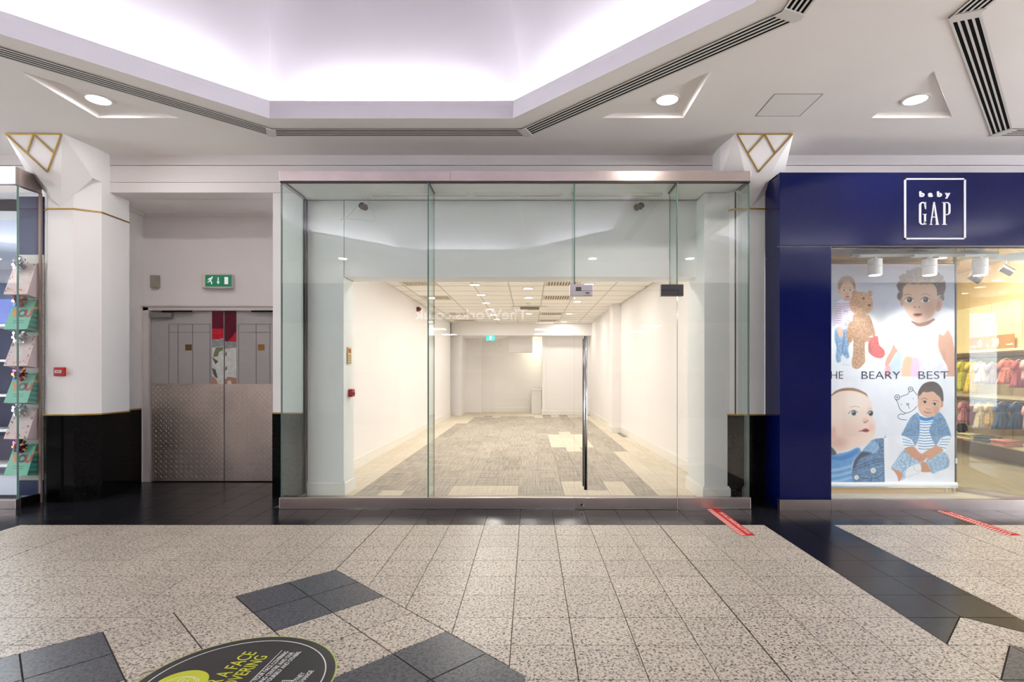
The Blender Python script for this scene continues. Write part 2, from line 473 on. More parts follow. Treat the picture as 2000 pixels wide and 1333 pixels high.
for t in TRI:
    mb = MB(); n = 3
    cxx = sum(p[0] for p in t)/3; cyy = sum(p[1] for p in t)/3
    inn = [(p[0]+(cxx-p[0])*0.07, p[1]+(cyy-p[1])*0.07) for p in t]
    vs = [(x, y, ZC) for x, y in t]+[(x, y, ZC+0.035) for x, y in inn]
    mb.add(vs, [(0, 1, 4, 3), (1, 2, 5, 4), (2, 0, 3, 5), (3, 4, 5)])
    mb.build('light_recess', ceil_m, ceiling)
for k, (ox, oy) in enumerate(OC):
    # lip, ledge and dome
    a = octagon(ox, oy, AP); b = octagon(ox, oy, AP+0.012); c = octagon(ox, oy, AP+0.04); d = octagon(ox, oy, 2.96)
    e = octagon(ox, oy, 2.55); e2 = octagon(ox, oy, 2.0)
    rings = [(a, ZC), (b, 3.722), (b, 3.765), (c, 3.765), (c, 3.68), (d, 3.68), (e, 4.75), (e2, 5.05)]
    mb = MB(); vs = []
    for ring, z in rings: vs += [(x, y, z) for x, y in ring]
    fs = []
    for r in range(len(rings)-1):
        for i in range(8): fs.append((r*8+i, r*8+(i+1) % 8, (r+1)*8+(i+1) % 8, (r+1)*8+i))
    vs.append((ox, oy, 5.2)); L = len(vs)-1; r = len(rings)-1
    for i in range(8): fs.append((r*8+i, r*8+(i+1) % 8, L))
    mb.add(vs, fs); mb.build('coffer_dome', cove_m, ceiling, recalc=False)

# ---- slot diffusers round the coffers
def vent_run(p0, p1, depth, nrm, name_parent):
    """linear slot diffuser from p0 to p1 (ceiling plan); nrm = inward; mitred ends"""
    p0 = Vector(p0); p1 = Vector(p1); t = (p1-p0).normalized(); nrm = Vector(nrm)
    tan = math.tan(PI/8)
    def strip(o0, o1, z0, z1, cut):       # offsets inward from outer line
        q = []
        for (pp, sgn, oo) in ((p0, 1, o0), (p1, -1, o0), (p1, -1, o1), (p0, 1, o1)):
            q.append(tuple(pp+nrm*oo+t*sgn*(oo*tan+cut)))
        return q
    root = name_parent
    MB().prism(strip(0, depth, 0, 0, 0.0), ZC-0.006, ZC-0.002).build('back_plate', black_m, root)
    n = 4; wbar = 0.0135; gap = (depth-wbar*(n+1))/n
    for i in range(n+1):
        o0 = i*(wbar+gap)
        MB().prism(strip(o0, o0+wbar, 0, 0, 0.0), ZC-0.0092, ZC-0.0062).build('bar', vent_m, root)
    for (pp, sgn) in ((p0, 1), (p1, -1)):
        w = 0.045
        q = [tuple(pp), tuple(pp+t*sgn*w), tuple(pp+nrm*depth+t*sgn*(depth*tan+w)), tuple(pp+nrm*depth+t*sgn*depth*tan)]
        MB().prism(q, ZC-0.0165, ZC-0.006).build('end_plate', vent_m, root)
names = {(1, 1): 'slot diffuser along the right slope of the octagonal coffer', (1, 2): 'slot diffuser parallel to the shop fronts above the empty shop',
         (1, 3): 'slot diffuser along the left slope of the octagonal coffer', (2, 3): 'slot diffuser slanting in the ceiling above the navy shop',
         (2, 2): 'short slot diffuser at the right frame edge above the navy shop', (1, 0): 'slot diffuser beginning at the top frame edge right of the coffer',
         (2, 4): 'slot diffuser end at the top right, joining the slanting run'}
for (mi_, k), lb in names.items():
    ox, oy = OC[mi_]; O = octagon(ox, oy, 3.0)
    # side k has normal angle k*45deg: between vertex k-1 and k
    q0, q1 = O[k-1], O[k]; a = k*PI/4
    root = empty('ceiling_vent', ((q0[0]+q1[0])/2, (q0[1]+q1[1])/2, ZC), lb, 'vent', 'slot diffusers round the coffers')
    bpy.context.view_layer.update()
    vent_run(q0, q1, 0.155, (-math.cos(a), -math.sin(a)), root)

# ---- mall downlights
DL = ['round downlight in the triangular recess above the service doors', 'round downlight in the triangular recess over the glass shopfront',
      'round downlight in the triangular recess above the navy shop']
def downlight(x, y, z, r, lm, label, group, name='downlight'):
    root = empty(name, (x, y, z), label, 'downlight', group)
    MB().ring(x, y, z-0.008, z+0.004, r, r+0.016, 32).build('trim_ring', white_pl, root)
    MB().disc(x, y, z-0.002, z+0.003, r, 32).build('diffuser', lm, root)
vis = [d for d in DOWN if d[1] > 0]
vis.sort(key=lambda d: d[0])
k = 0
for d in vis:
    if -4 < d[0] < 4: downlight(d[0], d[1], d[2], 0.088, lamp_m, DL[k], 'mall ceiling downlights'); k += 1
    else: downlight(d[0], d[1], d[2], 0.088, lamp_m, 'round downlight in the recess %s' % ('beyond the left frame edge' if d[0] < -8 else 'over the gift shop at the far left' if d[0] < 0 else 'right of the slanting slot diffuser, out of frame'), 'mall ceiling downlights')
opp = sorted([d for d in DOWN if d[1] < 0], key=lambda d: d[0])
for d, w_ in zip(opp, ('leftmost', 'second from left', 'third from left', 'fourth from left', 'fifth from left', 'rightmost')):
    downlight(d[0], d[1], d[2], 0.088, lamp_m, 'downlight by the opposite shops, %s of the reflected row' % w_, 'mall ceiling downlights')
# access hatch
root = empty('ceiling_hatch', (2.205, 4.7, ZC), 'flush square access hatch in the ceiling between two downlights', 'hatch')
MB().box(2.012, 2.398, 4.505, 4.885, ZC-0.0015, ZC+0.001).build('panel', mat('hatch_paint', rgb(234, 229, 226), 0.75), root)
mb = MB()
for q in ((2.005, 2.009, 4.5, 4.89), (2.401, 2.405, 4.5, 4.89), (2.005, 2.405, 4.5, 4.503), (2.005, 2.405, 4.887, 4.89)): mb.box(*q, ZC-0.002, ZC+0.001)
mb.build('gap_frame', mat('hatch_gap', rgb(110, 106, 104), 0.8), root)

# ---- fascia beam above the shops
fascia = empty('wall_back', (0, 5.8, 3.2)); struct(fascia, 'white banded fascia above the shops')
for (z0, z1, yy) in ((3.207, 3.312, 5.770), (3.318, 3.490, 5.774), (3.496, 3.62, 5.768)):
    bx(-14.5, 11.0, yy, 6.0, z0, z1).build('fascia_band', wall_m, fascia)
bx(-14.5, 11.0, 5.80, 6.0, 3.21, 3.6).build('backing', wall_m, fascia)

# recess with the service doors
struct(bx(-4.75, -4.63, 5.6, 6.7, 0, 3.3).build('wall_left', wall_m), 'left side wall of the service door recess')
rb = MB(); Yd = 6.55
rb.box(-4.64, -4.60, Yd, Yd+.15, 0, 3.3); rb.box(-2.77, -2.6, Yd, Yd+.15, 0, 3.3); rb.box(-4.60, -2.77, Yd, Yd+.15, 2.075, 3.3)
struct(rb.build('wall_back', wall_m), 'pink white wall above the service doors')
struct(bx(-4.63, -2.66, 5.99, 6.56, 3.207, 3.3).build('ceiling', ceil_m), 'soffit of the service door recess')
tr = MB().box(-4.63, -2.7, Yd-0.025, Yd, 3.175, 3.207).box(-4.63, -4.60, 5.92, Yd, 3.175, 3.207)
struct(tr.build('trim_1', wall_m), 'shadow trim under the recess soffit')
# white pier between recess and glass shopfront
pier = empty('wall_middle', (-2.56, 5.8, 0)); struct(pier, 'narrow white pier with black stone base left of the glass shopfront')
bx(-2.72, -2.405, 5.785, 6.6, 0.885, 3.207).build('shaft', col_m, pier)
bx(-2.722, -2.407, 5.775, 6.6, 0, 0.875).build('stone_base', blackstone_m, pier)
bx(-2.724, -2.405, 5.772, 6.6, 0.873, 0.887).build('brass_strip', gold_m, pier)
struct(bx(-4.632, -4.618, 5.95, 6.52, 0, 0.87).build('baseboard_left', blackstone_m), 'black stone dado on the recess side wall')
struct(bx(-4.634, -4.616, 5.95, 6.53, 0.873, 0.887).build('trim_2', gold_m), 'brass strip on the recess side wall')

# unseen shell added round the shops to keep world light out
struct(bx(-12.2, 12.4, 5.99, 18.9, 3.6, 3.75).build('ceiling', wall_m), 'unseen slab added over the shop units to block light')
shell = MB().box(-12.2, 12.4, 18.7, 18.9, -.12, 3.75).box(-12.2, -12.0, 5.85, 18.9, -.12, 3.75).box(12.2, 12.4, 5.85, 18.9, -.12, 3.75)
shell.box(-14.7, -9.0, 5.85, 6.0, -.12, 3.75).box(7.45, 12.4, 5.85, 6.0, -.12, 3.75)
struct(shell.build('wall_back', wall_m), 'unseen outer walls added round the shop units to block light')
struct(bx(-12.2, 12.4, 5.9, 18.9, -.3, -.13).build('floor', mat('slab_grey', rgb(90, 88, 86), .9)), 'unseen ground slab added under the shop units to block light')
struct(bx(-4.7, -2.6, 6.7, 6.8, 0, 3.6).build('wall_back', wall_m), 'unseen wall added behind the service doors to block light')
struct(bx(-2.42, 2.12, 5.83, 6.2, 3.147, 3.6).build('trim_4', wall_m), 'wall head added over the glass shopfront to block light')
# ---- columns
def column(xc, label):
    root = empty('column', (xc, 5.8, 0), label, 'column', 'faceted mall columns')
    yf, yc, yb = 5.54, 5.66, 6.05
    plan = [(xc-.13, yf), (xc+.13, yf), (xc+.32, yc), (xc+.32, yb), (xc-.32, yb), (xc-.32, yc)]
    def off(d): return [(x+(d if x > xc else -d), y-(d if y < 6 else 0)) for x, y in plan]
    MB().prism(plan, 0.885, 3.28).build('shaft', col_m, root)
    MB().prism(off(0.008), 0, 0.876).build('stone_base', blackstone_m, root)
    MB().prism(off(0.010), 0.874, 0.888).build('brass_strip', gold_m, root)
    MB().prism(off(0.006), 2.958, 2.972).build('brass_strip', gold_m, root)
    mb = MB()
    mb.hull([(xc-.32, yf+.005, 3.28), (xc+.32, yf+.005, 3.28), (xc-.32, yf+.005, 3.6), (xc+.32, yf+.005, 3.6), (xc-.32, 5.78, 3.28), (xc+.32, 5.78, 3.28), (xc-.32, 5.78, 3.6), (xc+.32, 5.78, 3.6)])
    mb.hull([(xc-.275, 5.236, 3.598), (xc+.275, 5.236, 3.598), (xc, yf-.002, 2.985), (xc-.32, yf+.01, 3.28), (xc+.32, yf+.01, 3.28), (xc-.32, yf+.01, 3.598), (xc+.32, yf+.01, 3.598)])
    mb.build('capital', col_m, root)
    TL = Vector((xc-.275, 5.236, 3.598)); TR = Vector((xc+.275, 5.236, 3.598)); B = Vector((xc, 5.538, 2.985))
    nrm = (TR-TL).cross(B-TL).normalized()
    if nrm.y > 0: nrm = -nrm
    Cc = (TL+TR+B)/3
    def ins(p, f): return p+(Cc-p)*f
    TLi, TRi = ins(TL, .035)+nrm*.003, ins(TR, .035)+nrm*.003
    M_ = (TLi+TRi)/2; G = M_+(B-(TL+TR)/2)*0.5
    g = MB()
    for (p, q) in ((TLi, TRi), (TLi, G), (TRi, G), (M_, (TLi+G)/2), (M_, (TRi+G)/2)):
        d = (q-p).normalized(); u = d.cross(nrm).normalized()*0.006
        g.add([p-u, p+u, q+u, q-u, p-u+nrm*.006, p+u+nrm*.006, q+u+nrm*.006, q-u+nrm*.006], [(0,1,2,3),(4,5,6,7),(0,1,5,4),(1,2,6,5),(2,3,7,6),(3,0,4,7)])
    g.build('brass_inlay', gold_m, root)
    return root
col_l = column(-4.75, 'white faceted column with black stone base between gift shop and service doors')
col_r = column(2.24, 'white faceted column with black stone base between glass shopfront and navy shop')

# ---- service double doors
d2 = empty('door_1', (-3.67, Yd, 0)); struct(d2, 'grey double service doors with tread plate and vision panels')
mb = MB()
for (a, b, c, d_) in ((-4.632, -4.545, 0, 2.09), (-2.80, -2.71, 0, 2.09)): mb.box(a, b, Yd-0.03, Yd+0.05, c, d_)
mb.box(-4.632, -2.71, Yd-0.03, Yd+0.05, 2.047, 2.092); mb.box(-4.632, -2.71, Yd-0.045, Yd-.02, 2.092, 2.108)
mb.box(-4.632, -4.612, Yd-0.045, Yd-.02, 0, 2.108)
mb.build('door_frame', frame_m, d2, bevel=0.004)
vp_mats = [mat('vision_dark_red', rgb(98, 28, 44), 0.1, noise=.2, nscale=12), mat('vision_red', rgb(196, 40, 52), 0.12, noise=.25, nscale=20),
           mat('vision_grey', rgb(150, 156, 158), 0.1, noise=.2, nscale=25), mat('vision_white', rgb(222, 224, 220), 0.12, noise=.12, nscale=18),
           mat('vision_olive', rgb(128, 134, 100), 0.15), mat('vision_tan', rgb(190, 140, 118), 0.2), mat('vision_dark', rgb(100, 96, 98), 0.2)]
def door_leaf(x0, x1, mirror):
    w = x1-x0
    leaf = bx(x0, x1, Yd+0.012, Yd+0.052, 0.008, 2.045).build('door_leaf', grey_door, d2, bevel=0.002)
    def X(t): return x1-t if mirror else x0+t       # t measured from hinge side; meeting edge at w
    vw = 0.142
    # mouldings on the face
    g = MB(); y0, y1 = Yd+0.008, Yd+0.0125
    zt, zb = 2.045-0.155, 1.175
    for zz in (zt, zt-0.098): g.box(X(0.22), X(w-vw-0.03), y0, y1, zz-.004, zz+.004)
    for tt in (0.21, 0.32, w-vw-0.235, w-vw-0.025): g.box(X(tt-.004), X(tt+.004), y0, y1, zb, zt)
    g.build('moulding', mat('grey_moulding', rgb(142, 139, 140), 0.5), leaf)
    # vision panel: strip reaching the meeting edge
    vx0, vx1 = X(w-vw), X(w-0.004)
    f = bx(vx0, vx1, Yd+0.009, Yd+0.0125, 1.172, 2.045).build('vision_panel', vp_mats[3], leaf)
    return leaf, (min(vx0, vx1), max(vx0, vx1)), X
l1, v1, X1 = door_leaf(-4.540, -3.670, False)
l2, v2, X2 = door_leaf(-3.662, -2.80, True)
# what shows in the vision strips, as flat coloured shapes in the strip
def vis_shapes(leaf, vx, shapes):
    for q, (pts, mi_) in enumerate(shapes):
        P_ = [(vx[0]+u*(vx[1]-vx[0]), 1.172+v*(2.045-1.172)) for u, v in pts]
        MB().prism(P_, Yd+0.0085-q*0.0002, Yd+0.0092, axis='y').build('pane_shape', vp_mats[mi_], leaf)
vis_shapes(l1, v1, [([(0, .76), (1, .75), (1, 1), (0, 1)], 0), ([(0, .61), (.6, .61), (1, .63), (1, .76), (0, .76)], 1), ([(0, .5), (1, .52), (1, .62), (.5, .6), (0, .61)], 2),
    ([(.35, .5), (1, .51), (.9, .46), (.6, .44), (.5, .38), (.1, .37), (.2, .44)], 4), ([(0, .37), (.35, .33), (.55, .31), (.3, .27), (.2, .3)], 6),
    ([(0, .22), (.3, .2), (.5, .08), (.3, .09), (.1, .14)], 6), ([(0, 0), (.5, 0), (.35, .06), (.1, .1), (0, .1)], 5)])
vis_shapes(l2, v2, [([(0, .59), (.4, .57), (1, .58), (1, 1), (0, 1)], 0), ([(.2, .58), (1, .58), (1, .68), (.9, .72), (.7, .66)], 1), ([(0, .48), (1, .5), (1, .58), (0, .585)], 2),
    ([(0, .06), (.3, .1), (1, .08), (1, 0), (.6, 0), (.5, .05), (.2, .04), (.2, 0), (0, 0)], 5), ([(.05, .42), (.15, .45), (.15, .4), (.05, .38)], 6), ([(.05, .22), (.15, .25), (.18, .2), (.05, .18)], 6)])
# tread plates: lozenges raised in geometry
def tread(leaf, x0, x1):
    z0, z1 = 0.012, 1.172
    pl = bx(x0, x1, Yd+0.006, Yd+0.012, z0, z1).build('kick_plate', tread_m, leaf)
    mb = MB(); pitch = 0.0305; r = 0
    z = z0+0.02
    while z < z1-0.012:
        x = x0+0.018+(0 if r % 2 == 0 else pitch)
        c = 0
        while x < x1-0.012:
            # pairs of lozenges alternate slope like woven tread plate
            a = PI/4 if (c+r) % 2 == 0 else PI/4
            if r % 2: a = -PI/4
            L, wd = 0.0185, 0.0075
            d = Vector((math.cos(a), math.sin(a))); n_ = Vector((-d.y, d.x))
            pts = [d*L, d*L*.45+n_*wd, -d*L*.45+n_*wd, -d*L, -d*L*.45-n_*wd, d*L*.45-n_*wd]
            o = len(mb.v)
            base = [(x+p.x, Yd+0.006, z+p.y) for p in pts]; top = [(x+p.x*.75, Yd+0.0035, z+p.y*.75) for p in pts]
            mb.add(base+top, [(6, 7, 8, 9, 10, 11)]+[(i, (i+1) % 6, 6+(i+1) % 6, 6+i) for i in range(6)])
            x += 2*pitch; c += 1
        z += pitch; r += 1
    mb.build('tread_pattern', lozenge_m, pl, kind='stuff')
tread(l1, -4.536, -3.674); tread(l2, -3.658, -2.80)
lbl_m = mat('amber_label', rgb(150, 104, 34), 0.5, noise=.2, nscale=60); lbl_m2 = mat('brown_label', rgb(104, 74, 22), 0.5, noise=.2, nscale=60)
for (leaf, px, m_) in ((l1, 367, lbl_m2), (l2, 509.5, lbl_m)):
    xx = ax(px, Yd); zz = az(679, Yd)
    bx(xx-.038, xx+.038, Yd+0.009, Yd+0.0122, zz-.036, zz+.036).build('square_label', m_, leaf)
for (leaf, sg, x0) in ((l1, 1, -4.525), (l2, -1, -2.815)):
    c = bx(x0, x0+sg*0.25, Yd-0.045, Yd+0.012, 1.965, 2.02).build('door_closer', mat('closer_silver', rgb(150, 150, 150), .4, metal=.5), leaf, bevel=.004)
    bx(x0+sg*0.15, x0+sg*0.50, Yd-0.05, Yd-0.03, 2.03, 2.045).build('closer_arm', black_m, c)
bx(-3.6705, -3.6615, Yd+0.02, Yd+0.05, 0.01, 2.045).build('meeting_gap', black_m, d2)

# exit sign over the doors
def sign_exit():
    x0, x1, z0, z1 = ax(399.5, Yd), ax(457.5, Yd), az(565, Yd), az(536.5, Yd)
    root = empty('exit_sign', ((x0+x1)/2, Yd, z0), 'green emergency exit sign with running man above the service doors', 'exit sign')
    bx(x0, x1, Yd-0.07, Yd, z0, z1).build('housing', mat('sign_housing', rgb(214, 208, 198), .4), root, bevel=0.015)
    gx0, gx1, gz0, gz1 = ax(401, Yd-.07), ax(452, Yd-.07), az(560, Yd-.07), az(537.5, Yd-.07)
    y = Yd-0.073
    bx(gx0, gx1, y, y+.006, gz0, gz1).build('sign_face', mat('exit_green', rgb(0, 112, 78), .4, emit=rgb(0, 112, 78), estr=.25), root)
    wm = mat('exit_white', rgb(225, 232, 228), .4, emit=(1, 1, 1, 1), estr=.2); w, h = gx1-gx0, gz1-gz0
    def P(pts): return [(gx0+u*w, gz0+v*h) for u, v in pts]
    sh = [P([(.74, .2), (.88, .2), (.88, .82), (.74, .82)]), P([(.48, .8), (.52, .8), (.52, .42), (.56, .42), (.5, .18), (.44, .42), (.48, .42)]),
          P([(.16, .72), (.24, .8), (.27, .72), (.23, .5), (.27, .36), (.26, .18), (.23, .18), (.225, .34), (.18, .46), (.14, .34), (.08, .36), (.08, .4), (.13, .42), (.18, .62), (.14, .6), (.12, .54), (.1, .56), (.13, .68)]),
          P([(.27+.028*math.cos(t), .8+.07*math.sin(t)) for t in [i*PI/4 for i in range(8)]])]
    for k_, q in enumerate(sh): MB().prism(q, y-.002, y+.001, axis='y').build(['door_symbol', 'arrow', 'running_figure', 'figure_head'][k_], wm, root)
sign_exit()
r_ = bx(ax(298, Yd), ax(313.5, Yd), Yd-0.05, Yd, az(563, Yd), az(539, Yd)).build('wall_box', mat('beige_box', rgb(148, 142, 128), .5, noise=.05), bevel=.005)
tag(r_, 'small beige box on the wall left of the exit sign', 'box')
# red call point on column
def callpoint(x, y, z, w, h, label, face='y'):
    root = empty('fire_call_point', (x, y, z), label, 'fire alarm')
    if face == 'y':
        bx(x-w/2, x+w/2, y-.04, y, z-h/2, z+h/2).build('housing', red_pl, root, bevel=.006)
        bx(x-w*.32, x+w*.32, y-.044, y-.038, z-h*.14, z+h*.16).build('label_window', white_pl, root)
        bx(x-w*.22, x+w*.22, y-.046, y-.043, z-h*.02, z+h*.05).build('legend', black_m, root)
    else:
        bx(x, x+.045, y-w/2, y+w/2, z-h/2, z+h/2).build('housing', red_pl, root, bevel=.006)
        bx(x+.04, x+.05, y-w*.3, y+w*.3, z-h*.25, z+h*.1).build('label_window', dark_pl, root)
callpoint(ax(113.5, 5.5), 5.54, az(726.5, 5.5), 0.098, 0.088, 'red fire alarm call point on the left column')

# ================================================================== EMPTY SHOP
YG = 5.27; XGL, XGR = -2.408, 2.113
# shop facade behind the glass
fs = empty('wall_back', (0, 5.9, 0)); struct(fs, 'white wall with wide opening behind the glass shopfront')
bx(-2.40, -1.995, 5.85, 6.18, 0, 3.147).build('left_pier', pier_m, fs)
bx(-1.988, 1.782, 5.853, 6.18, 2.332, 3.147).build('lintel', pier_m, fs)
bx(-1.998, -1.985, 5.87, 6.17, 2.332, 3.147).build('seam', black_m, fs); bx(1.777, 1.789, 5.87, 6.17, 2.332, 3.147).build('seam', black_m, fs)
bx(1.787, 1.90, 5.853, 6.18, 2.332, 3.147).build('right_pier', pier_m, fs)
bx(1.775, 2.075, 5.59, 6.18, 0, 3.14).build('right_pier', pier_m, fs)
def skirting(nm, pts, parent=None, h=.15, t=.016, lab=None):
    """pts plan polyline; skirting is on the left of travel"""
    mb = MB()
    for i in range(len(pts)-1):
        p, q = Vector(pts[i]), Vector(pts[i+1]); d = (q-p).normalized(); n = Vector((-d.y, d.x))
        prof = [(0, 0), (t, 0), (t, h*.82), (t*.6, h*.9), (t*.5, h), (0, h)]
        e0 = p-d*0.0; vs = []
        for (a, ext0, ext1) in ((p, -t, 0), (q, t, 0)):
            for (o_, z_) in prof:
                c_ = a+n*o_+(d*(-o_ if a is p else o_) if True else 0)
                vs.append((c_.x, c_.y, z_))
        n6 = 6
        mb.add(vs, [tuple(range(6)), tuple(range(6, 12))[::-1]]+[(k_, (k_+1) % 6, 6+(k_+1) % 6, 6+k_) for k_ in range(6)])
    return struct(mb.build(nm, skirt_m, parent), lab)
skirting('baseboard_left', [(-1.99, 6.18), (-1.99, 5.845), (-2.38, 5.845)][::-1][::-1], lab='skirting round the left shop pier')
skirting('baseboard_right', [(2.07, 5.588), (1.77, 5.588), (1.77, 6.18)], lab='skirting round the right shop pier')
# interior
RX = lambda y: 2.083-.0255*(y-7.19)
LX = -2.385; YB = 16.6
wl = MB().box(LX-.1, LX, 6.18, 16.3, 0, 2.9).box(LX-.1, LX+.05, 6.18, 6.95, 0, 2.9)
struct(wl.build('wall_left', shopwall_m), 'long cream left wall inside the empty shop')
wr = MB().add([(RX(6.18), 6.18, 0), (RX(11.9), 11.9, 0), (RX(11.9)+.1, 11.9, 0), (RX(6.18)+.1, 6.18, 0), (RX(6.18), 6.18, 2.9), (RX(11.9), 11.9, 2.9), (RX(11.9)+.1, 11.9, 2.9), (RX(6.18)+.1, 6.18, 2.9)],
              [(0,1,2,3),(4,5,6,7),(0,1,5,4),(1,2,6,5),(2,3,7,6),(3,0,4,7)])
wr.box(1.765, 2.1, 11.85, 12.25, 0, 2.9)
wr.add([(1.87, 12.25, 0), (1.83, 17.0, 0), (1.95, 17.0, 0), (1.99, 12.25, 0), (1.87, 12.25, 2.9), (1.83, 17.0, 2.9), (1.95, 17.0, 2.9), (1.99, 12.25, 2.9)],
       [(0,1,2,3),(4,5,6,7),(0,1,5,4),(1,2,6,5),(2,3,7,6),(3,0,4,7)])
struct(wr.build('wall_right', shopwall_m), 'long cream right wall with a pier inside the empty shop')
bk = MB().box(LX-.1, -2.11, 16.6, 18.2, 0, 2.9).box(.36, .47, 16.85, 18.2, 0, 2.45).box(.36, 2.0, 16.9, 17.0, 0, 2.9)
bk.box(LX, .4, 18.13, 18.25, 0, 2.9).box(-2.12, -1.6, 17.9, 18.2, 0, 2.9)
struct(bk.build('wall_back', shopwall_m), 'far cream wall with an alcove at the back of the empty shop')
struct(bx(LX, 1.95, 16.45, 16.95, 2.427, 2.9).build('trim_3', shopwall_m), 'bulkhead across the back of the empty shop')
struct(bx(-2.2, .4, 16.95, 18.2, 2.427, 2.5).build('ceiling', shopwall_m), 'low ceiling of the back alcove')
bxx = bx(ax(994, 17.3), ax(1040, 17.3), 17.2, 17.6, az(689, 17.3), 2.43).build('hanging_bulkhead_box', shopwall_m, bevel=.01)
tag(bxx, 'white boxed duct hanging at the back of the empty shop', 'duct box')
cb = empty('low_cabinet', (0.2, 17.6, 0), 'plain white counter box in the back alcove corner', 'cabinet')
bx(0.04, .35, 17.4, 18.0, 0, az(761, 17.5)-.03).build('body', shopwall_m, cb); bx(0.03, .355, 17.38, 18.0, az(761, 17.5)-.03, az(761, 17.5)).build('top', skirt_m, cb)
skirting('baseboard_left', [(LX, 16.3), (LX, 6.95)][::1], lab='skirting along the left shop wall', h=.16)
skirting('baseboard_left', [(LX+.05, 6.95), (LX+.05, 6.2)], lab='skirting on the thickened wall near the opening', h=.16)
skirting('baseboard_right', [(RX(6.2), 6.2), (RX(11.85), 11.85)], lab='skirting along the right shop wall', h=.16)
skirting('baseboard_right', [(1.97, 11.85), (1.765, 11.85), (1.765, 12.25)][::1], lab='skirting round the right wall pier', h=.16)
skirting('baseboard_right', [(1.87, 12.25), (1.83, 16.9)], lab='skirting beyond the right wall pier', h=.16)
skirting('baseboard_back', [(1.83, 16.9), (.36, 16.85), (.36, 17.3)], lab='skirting on the back wall', h=.16)
skirting('baseboard_back', [(0.03, 18.13), (-1.6, 18.13)], lab='skirting in the alcove', h=.16)
skirting('baseboard_back', [(-2.11, 16.6), (LX, 16.6)], lab='skirting on the left stub wall', h=.16)

# carpet planks
def carpet(name, c1, c2):
    m = bpy.data.materials.new(name); m.use_nodes = True; nt = m.node_tree; b = nt.nodes['Principled BSDF']; b.inputs['Roughness'].default_value = .95
    b.inputs['Specular IOR Level'].default_value = .1
    tc = nt.nodes.new('ShaderNodeTexCoord'); oi = nt.nodes.new('ShaderNodeObjectInfo')
    mp = nt.nodes.new('ShaderNodeMapping'); mp.inputs['Scale'].default_value = (60, 2.2, 1)
    mp2 = nt.nodes.new('ShaderNodeMapping'); mp2.inputs['Scale'].default_value = (2.6, 34, 1)
    nt.links.new(tc.outputs['Object'], mp.inputs[0]); nt.links.new(tc.outputs['Object'], mp2.inputs[0])
    n = nt.nodes.new('ShaderNodeTexNoise'); n.inputs['Scale'].default_value = 1; n.inputs['Detail'].default_value = 3
    n2 = nt.nodes.new('ShaderNodeTexNoise'); n2.inputs['Scale'].default_value = 1; n2.inputs['Detail'].default_value = 3
    nt.links.new(mp.outputs[0], n.inputs['Vector']); nt.links.new(mp2.outputs[0], n2.inputs['Vector'])
    ad = nt.nodes.new('ShaderNodeMath'); ad.operation = 'ADD'; nt.links.new(n.outputs[0], ad.inputs[0]); nt.links.new(n2.outputs[0], ad.inputs[1])
    a2 = nt.nodes.new('ShaderNodeMath'); a2.operation = 'MULTIPLY_ADD'; nt.links.new(oi.outputs['Random'], a2.inputs[0]); a2.inputs[1].default_value = .16; nt.links.new(ad.outputs[0], a2.inputs[2])
    r = nt.nodes.new('ShaderNodeValToRGB'); r.color_ramp.elements[0].position = .84; r.color_ramp.elements[1].position = 1.0
    r.color_ramp.elements[0].color = c1; r.color_ramp.elements[1].color = c2
    sb = nt.nodes.new('ShaderNodeMapRange'); sb.inputs[1].default_value = .75; sb.inputs[2].default_value = 1.4; sb.inputs[3].default_value = .80; sb.inputs[4].default_value = 1.06
    nt.links.new(a2.outputs[0], sb.inputs[0]); nt.links.new(sb.outputs[0], r.inputs[0]); nt.links.new(r.outputs[0], b.inputs['Base Color'])
    return m
cp_d = carpet('grey_beige_carpet', rgb(150, 142, 131), rgb(190, 182, 169))
cp_l = carpet('cream_carpet', rgb(204, 193, 174), rgb(222, 212, 194))
sf = struct(MB().box(LX-.1, 2.3, 5.83, 18.2, -.12, -.004).build('floor', mat('carpet_backing', rgb(150, 142, 130), .95)), 'carpet plank floor of the empty shop')
struct(bx(-2.40, 2.1, 5.285, 5.83, -.12, 0.0).build('floor', mat('threshold_paint', rgb(170, 162, 150), .7, noise=.04)), 'strip of floor between glass and shop wall')
rr = random.Random(3)
nx = 0
for i in range(18):
    x0 = LX+0.25*i; x1 = min(x0+.25, 2.22)
    if x1-x0 < .03: continue
    y = 5.83-rr.choice((0, .25, .5, .75))
    while y < 18.1:
        y0, y1 = max(y, 5.83), min(y+1.0, 18.13)
        y += 1.0
        if y1-y0 < .05: continue
        xm, ym = (x0+x1)/2, (y0+y1)/2
        if xm > RX(ym)+.05 or xm < LX: continue
        if xm > 1.9 and ym > 11: continue
        if ym > 16.9 and (xm > .36): continue
        rb_ = 1.42+.02*(ym-6)
        lb_ = -1.93+.02*(ym-6)
        pale = xm < lb_ or xm > rb_ or (ym < 6.25 and rr.random() < .6) or (0.42 < xm < 1.05 and 9.3 < ym < 11.9) or ym > 16.3
        bx(x0+.0012, x1-.0012, y0+.0012, y1-.0012, -.01, rr.uniform(-.0005, 0)).build('carpet_plank', cp_l if pale else cp_d, sf)
        nx += 1
print('PLANKS', nx)

